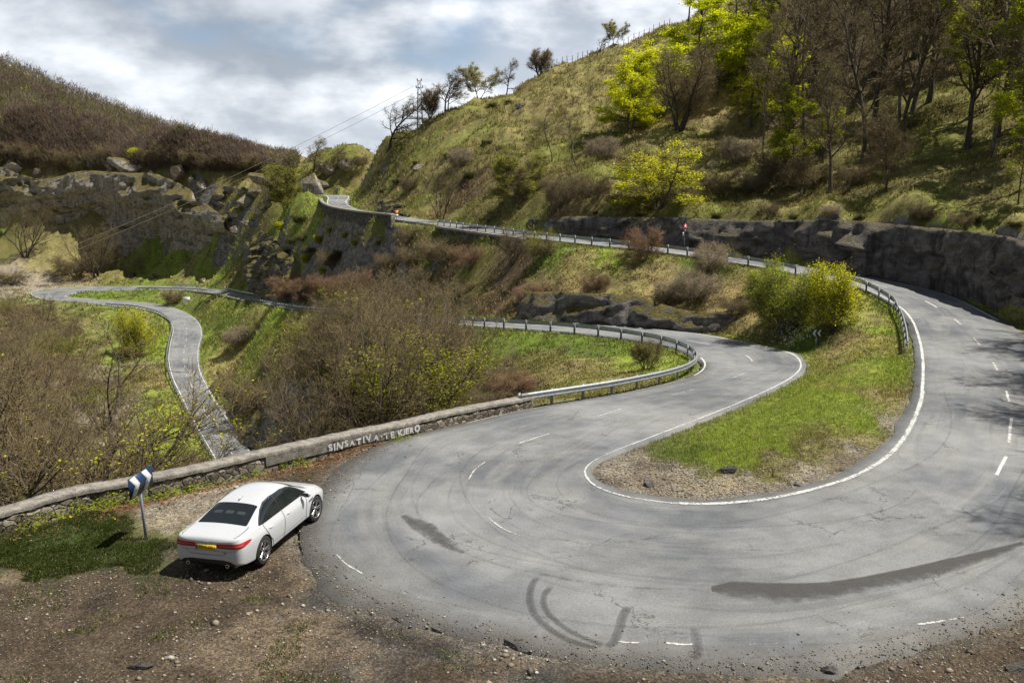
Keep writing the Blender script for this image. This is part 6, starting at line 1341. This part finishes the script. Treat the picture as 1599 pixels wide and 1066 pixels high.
# ------------------------------------------------------------------ ground cover: grass, litter, gravel
def visible_mask():
    el = (HG - CAMZ) / np.exp(lr)[None]; mx = np.maximum.accumulate(el, axis=1); return (el >= mx - 0.012).ravel()
VIS = visible_mask() & (np.abs(ga) < R(35)) & (rr > 9)
frs = np.random.RandomState(12)
def jitter(idx):
    """points anywhere inside the grid cells of the picked vertices"""
    i, j = idx // NR, idx % NR; a = az[i] + (frs.uniform(-.5, .5, len(idx))) * .0022; l = lr[j] + frs.uniform(-.5, .5, len(idx)) * .006
    r = np.exp(l); x, y = r * np.sin(a), r * np.cos(a); return np.stack([x, y, hz(x, y)], 1)
def pick(mask, n, wt=None):
    idx = np.nonzero(mask)[0]
    if wt is None: return idx[frs.randint(0, len(idx), n)]
    w = wt[idx]; return frs.choice(idx, n, p=w / w.sum())
def blades(name, P, base, nb, h, w, label, cat, spread, straw=.25, lean=.5, bright=(.7, 1.5), trans='blade'):
    n = len(P); hh = h * frs.uniform(.5, 1.25, (n, 1)) if np.isscalar(h) else h[:, None] * frs.uniform(.5, 1.25, (n, 1))
    ww = w if np.isscalar(w) else w[:, None]; sp = spread if np.isscalar(spread) else spread[:, None]
    a = frs.uniform(0, 2 * np.pi, (n, nb)); off = np.stack([np.cos(a), np.sin(a)], -1) * (frs.uniform(0, 1, (n, nb)) ** .7 * sp)[..., None]
    b = frs.uniform(0, 2 * np.pi, (n, nb)); wd = np.stack([np.cos(b), np.sin(b), 0 * b], -1) * (ww * frs.uniform(.6, 1.2, (n, nb)))[..., None]
    ln = np.stack([np.cos(a), np.sin(a)], -1) * frs.uniform(.1, 1, (n, nb))[..., None] * lean + frs.normal(size=(n, nb, 2)) * .2
    H_ = hh * frs.uniform(.6, 1.1, (n, nb)); root = P[:, None] + np.concatenate([off, np.full((n, nb, 1), -.03)], -1)
    mid = root + np.concatenate([ln * .35 * H_[..., None], (H_ * .6)[..., None]], -1); tip = root + np.concatenate([ln * H_[..., None], (H_ * (1 - .25 * np.linalg.norm(ln, axis=-1)))[..., None]], -1)
    V = np.stack([root - wd, root + wd, mid + wd * .8, mid - wd * .8, tip], 2).reshape(-1, 3)
    c = base[:, None] * frs.uniform(bright[0], bright[1], (n, nb, 1)); st = frs.uniform(size=(n, nb, 1)) < straw; c = np.where(st, np.array([.36, .30, .15]) * frs.uniform(.6, 1.25, (n, nb, 1)), c)
    C = np.repeat(c.reshape(-1, 3), 5, 0); k = np.arange(n * nb)[:, None] * 5
    me = mesh_np(name, V, [np.concatenate([k, k + 1, k + 2, k + 3], 1), np.concatenate([k + 3, k + 2, k + 4], 1)], M[trans], {'col': C}); return tag(link(name, me), label, cat, kind='stuff')
isle = flat_fg & (EX > .35) & (X > 2) & (X < 27) & (Yg > 18.5) & (Yg < 60) & VIS
# inside of the bend = island
E1p = D1[SI[16]:SI[34]]
def in_poly(x, y, P):
    c = np.zeros(len(x), bool); n = len(P)
    for i in range(n):
        a, b = P[i], P[(i + 1) % n]
        if abs(a[1] - b[1]) < 1e-9: continue
        t = ((a[1] > y) != (b[1] > y)) & (x < (b[0] - a[0]) * (y - a[1]) / (b[1] - a[1]) + a[0]); c ^= t
    return c
cand = np.nonzero((X > 2) & (X < 28) & (Yg > 17) & (Yg < 64) & (EX > .3) & VIS)[0]; ins = np.zeros(len(X), bool); ins[cand] = in_poly(X[cand], Yg[cand], E1p[::4])
GREEN = BASE[:, 1] / (BASE[:, 0] + 1e-6)
g1 = pick(ins & (GREEN > .95), 30000); blades('meadow_grass', jitter(g1), BASE[g1] * 1.45, 5, .085, .010, 'short yellow-green grass covering the island inside the bend', 'grass', .07, .16, .6)
g1 = pick(ins & (GREEN > .9), 1800); blades('tall_grass', jitter(g1), BASE[g1] * 1.5, 9, .20, .011, 'taller grass tufts dotted over the island inside the bend', 'grass', .08, .35, .6)
lawn = VIS & (Yg < 27) & (X < -5) & (GREEN > 1.08) & (EX > .4) & (H > -.8)
g1 = pick(lawn, 24000, np.clip(fbm(P3 / .7, 4, 93) + .55, .06, 1.5)); blades('lawn_grass', jitter(g1), BASE[g1] * 1.3, 5, .10, .009, 'dark green grass patch left of the road sign', 'grass', .07, .06, .6)
g1 = pick(VIS & (Yg < 30) & (X < 0) & (EX > .5) & (H > -.3) & (fbm(P3 / 1.1, 3, 91) > .22) & (Yg > 13), 1400); blades('weed_grass', jitter(g1), np.tile((.08, .11, .025), (len(g1), 1)), 7, .09, .012, 'sparse weeds and grass blades on the bare soil', 'weeds', .09, .25, .8)
rough = VIS & (EX > .5) & (rr > 34) & (rr < 330) & (ROCKW < .75) & ~ins & (H > -60)
wt = np.clip(fbm(P3 / 2.6, 4, 95) + .55, .05, 2)
g1 = pick(rough, 60000, wt); rg = rr[g1]; blades('rough_grass', jitter(g1), BASE[g1] * 1.3, 6, np.clip((rg - 28) * .0062, .14, .72), np.clip(.018 + rg * .00028, .02, .085), 'rough tussocky grass and dead stalks on all the banks and hillsides', 'grass', np.clip(.2 + rg * .0015, .2, .6), .22, .8, (.6, 1.55))
verge = VIS & (EX > .25) & (EX < 1.6) & (rr > 40) & (rr < 150); g1 = pick(verge, 9000); blades('verge_grass', jitter(g1), BASE[g1] * 1.4, 5, .16, .03, 'low green grass along the verges of the roads', 'grass', .25, .2, .7)
# litter of dead leaves under the parapet
ii = frs.randint(0, len(PWp), 7000); d = -np.abs(frs.normal(size=7000)) * .75 - .05; q = PWp[ii, :2] + PWn[ii] * d[:, None] + frs.normal(size=(7000, 2)) * .08; ok = q[:, 0] < 1.2; q = q[ok]
z = hz(q[:, 0], q[:, 1]); n = len(q); u = frs.normal(size=(n, 3)); u[:, 2] *= .4; u /= np.linalg.norm(u, axis=1, keepdims=True); w = np.cross(u, frs.normal(size=(n, 3)) * .5 + np.array([0, 0, 1])); w /= np.linalg.norm(w, axis=1, keepdims=True)
c = np.c_[q, z + frs.uniform(.005, .035, n)]; s = frs.uniform(.025, .06, (n, 1)); V = np.stack([c - u * s, c + w * s * .6, c + u * s, c - w * s * .6], 1).reshape(-1, 3)
pal = np.array([(.21, .10, .045), (.28, .15, .07), (.14, .075, .04), (.33, .22, .12)]); tag(link('dead_leaves', mesh_np('dead_leaves', V, [np.arange(n * 4).reshape(-1, 4)], M['blade'], {'col': np.repeat(pal[frs.randint(0, 4, n)], 4, 0)})), 'russet dead leaves gathered along the foot of the parapet', 'leaf litter', kind='stuff')
# gravel on the bare soil and at the rim of the island
def mat_pebble():
    m, t = material('pebbles'); b = t.bsdf(t.attr('col', 'Color'), 0.9, Specular_IOR_Level=.2); return m
M['pebble'] = mat_pebble()
def pebbles(name, P, size, label, pal):
    n = len(P); O = np.array([(1, 0, 0), (.3, .95, 0), (-.8, .6, 0), (-.9, -.5, 0), (.2, -1, 0), (0, 0, 1), (0, 0, -.6)]); T = np.array([(0, 1, 5), (1, 2, 5), (2, 3, 5), (3, 4, 5), (4, 0, 5), (1, 0, 6), (2, 1, 6), (3, 2, 6), (4, 3, 6), (0, 4, 6)])
    a = frs.uniform(0, 6.28, n); s = size * frs.lognormal(0, .5, n); s = np.minimum(s, size * 3.2)
    B = O[None] * (1 + frs.uniform(-.3, .3, (n, 7, 1))) * np.stack([s, s * frs.uniform(.6, 1, n), s * frs.uniform(.35, .7, n)], 1)[:, None]
    ca, sa = np.cos(a)[:, None], np.sin(a)[:, None]; V = np.stack([B[..., 0] * ca - B[..., 1] * sa, B[..., 0] * sa + B[..., 1] * ca, B[..., 2]], -1) + P[:, None] + np.array([0, 0, 1]) * (s * .12)[:, None, None]
    C = np.array(pal)[frs.randint(0, len(pal), n)] * frs.uniform(.7, 1.2, (n, 1))
    return tag(link(name, mesh_np(name, V.reshape(-1, 3), [(T[None] + np.arange(n)[:, None, None] * 7).reshape(-1, 3)], M['pebble'], {'col': np.repeat(C, 7, 0)})), label, 'gravel', kind='stuff')
PAL = [(.34, .30, .23), (.26, .22, .17), (.40, .36, .29), (.16, .135, .11), (.11, .095, .08), (.30, .24, .16), (.20, .19, .18)]
soil = VIS & (Yg < 31) & (EX > .05) & (H > -.6) & (GREEN < 1.05) & ~ins & (rr > 11)
g1 = pick(soil, 13000, np.clip(fbm(P3 / 1.6, 4, 97) + .4, .02, 2)); pebbles('gravel', jitter(g1), .015, 'loose pale and brown stones strewn over the bare soil', PAL)
g1 = pick(soil & (fbm(P3 / 2.2, 3, 98) > .1), 420); pebbles('gravel', jitter(g1), .042, 'larger loose stones lying on the bare soil', PAL)
rim = ins & (GREEN < 1.0); g1 = pick(rim, 9500); pebbles('gravel', jitter(g1), .019, 'pale broken stones along the rim of the grass island', PAL)
g1 = pick(VIS & (EX > .0) & (EX < .7) & (rr < 34) & ~ins, 2600); pebbles('gravel', jitter(g1), .02, 'grit along the crumbling outer edge of the asphalt', PAL[3:])
ii = frs.randint(SI[20], SI[31], 3800); d = np.abs(frs.normal(size=3800)) ** 1.3 * .38 - .25; q = D2[ii].copy(); q[:, :2] += -RN[ii] * d[:, None] + frs.normal(size=(3800, 2)) * .1; q[:, 2] += .004; pebbles('gravel', q, .013, 'small grit spilled onto the margin of the asphalt', PAL[2:])
# white flowers at the bushes, dandelions
def flowers(name, P, n, sp, h, size, col, label):
    q = P[frs.randint(0, len(P), n)] + np.concatenate([frs.normal(size=(n, 2)) * sp, np.zeros((n, 1))], 1); q[:, 2] = hz(q[:, 0], q[:, 1]) + frs.uniform(.3, 1, n) * h; u = frs.normal(size=(n, 3)); u /= np.linalg.norm(u, axis=1, keepdims=True); w = np.cross(u, frs.normal(size=(n, 3))); w /= np.linalg.norm(w, axis=1, keepdims=True)
    V = np.stack([q - u * size, q + w * size, q + u * size, q - w * size], 1).reshape(-1, 3); tag(link(name, mesh_np(name, V, [np.arange(4 * n).reshape(-1, 4)], M['blade'], {'col': np.tile(col, (4 * n, 1))})), label, 'flowers', kind='stuff')
flowers('white_blossom', np.array([ground(x, y) for x, y in ((1212, 524), (1228, 528), (1245, 532), (1256, 538), (1236, 540), (1225, 520))]), 240, .45, .7, .045, (.75, .76, .70), 'white blossom under the green bushes at the middle bend')
flowers('dandelions', np.array([ground(x, y) for x, y in ((1362, 540), (1370, 537), (1378, 541), (1356, 545))]), 46, .5, .18, .045, (.85, .60, .02), 'yellow dandelions in the grass beside the curved guardrail')
flowers('dandelions', np.array([ground(x, y) for x, y in ((102, 812), (108, 811), (118, 809), (186, 812), (150, 834))]), 14, .12, .1, .03, (.85, .62, .02), 'few yellow dandelions in the grass left of the road sign')
# leafy weeds at the wall foot
WT = tree_template(300, .34, 9, .8, .012, .05, (5, 3), (.6, .5, .5), (50, 50, 50), (.1, .05, 0), .2, (0, 0, 0), 5, .10, .003, leaves=900, leaf=.055, flat=.7, bark='bark', twig='twig', foliage='leaf_bush')
for k, (x, y, s, lab) in enumerate(((455, 712, 1.2, 'leafy green weed clump at the wall foot left of the painted words'), (610, 684, 1.0, 'leafy green weed clump under the middle of the painted words'), (637, 678, .8, 'leafy green weed clump under the end of the painted words'), (270, 775, 1.3, 'leafy green weed clump on the litter behind the car'), (300, 745, 1.0, 'leafy weed clump at the wall foot behind the car roof'),
    (390, 728, .9, 'leafy weed clump at the wall foot above the car bonnet'), (160, 778, 1.4, 'ivy-like weed clump at the wall foot left of the blue sign'), (185, 772, 1.2, 'ivy-like weed clump at the wall foot touching the blue sign'), (250, 758, 1.1, 'leafy weed clump at the wall foot just right of the blue sign'), (350, 735, .8, 'small leafy weed clump at the wall foot behind the white roof'), (110, 790, 1.2, 'weed clump at the wall foot above the dandelions'), (40, 805, 1.2, 'weed clump at the wall foot at the far left'))):
    g = wall_at(x, (.22, .4, .3)[k % 3]); plant(WT, g, k * 1.3, s * 1.15, 'weed_clump', lab, 'weed', None, sink=.01)
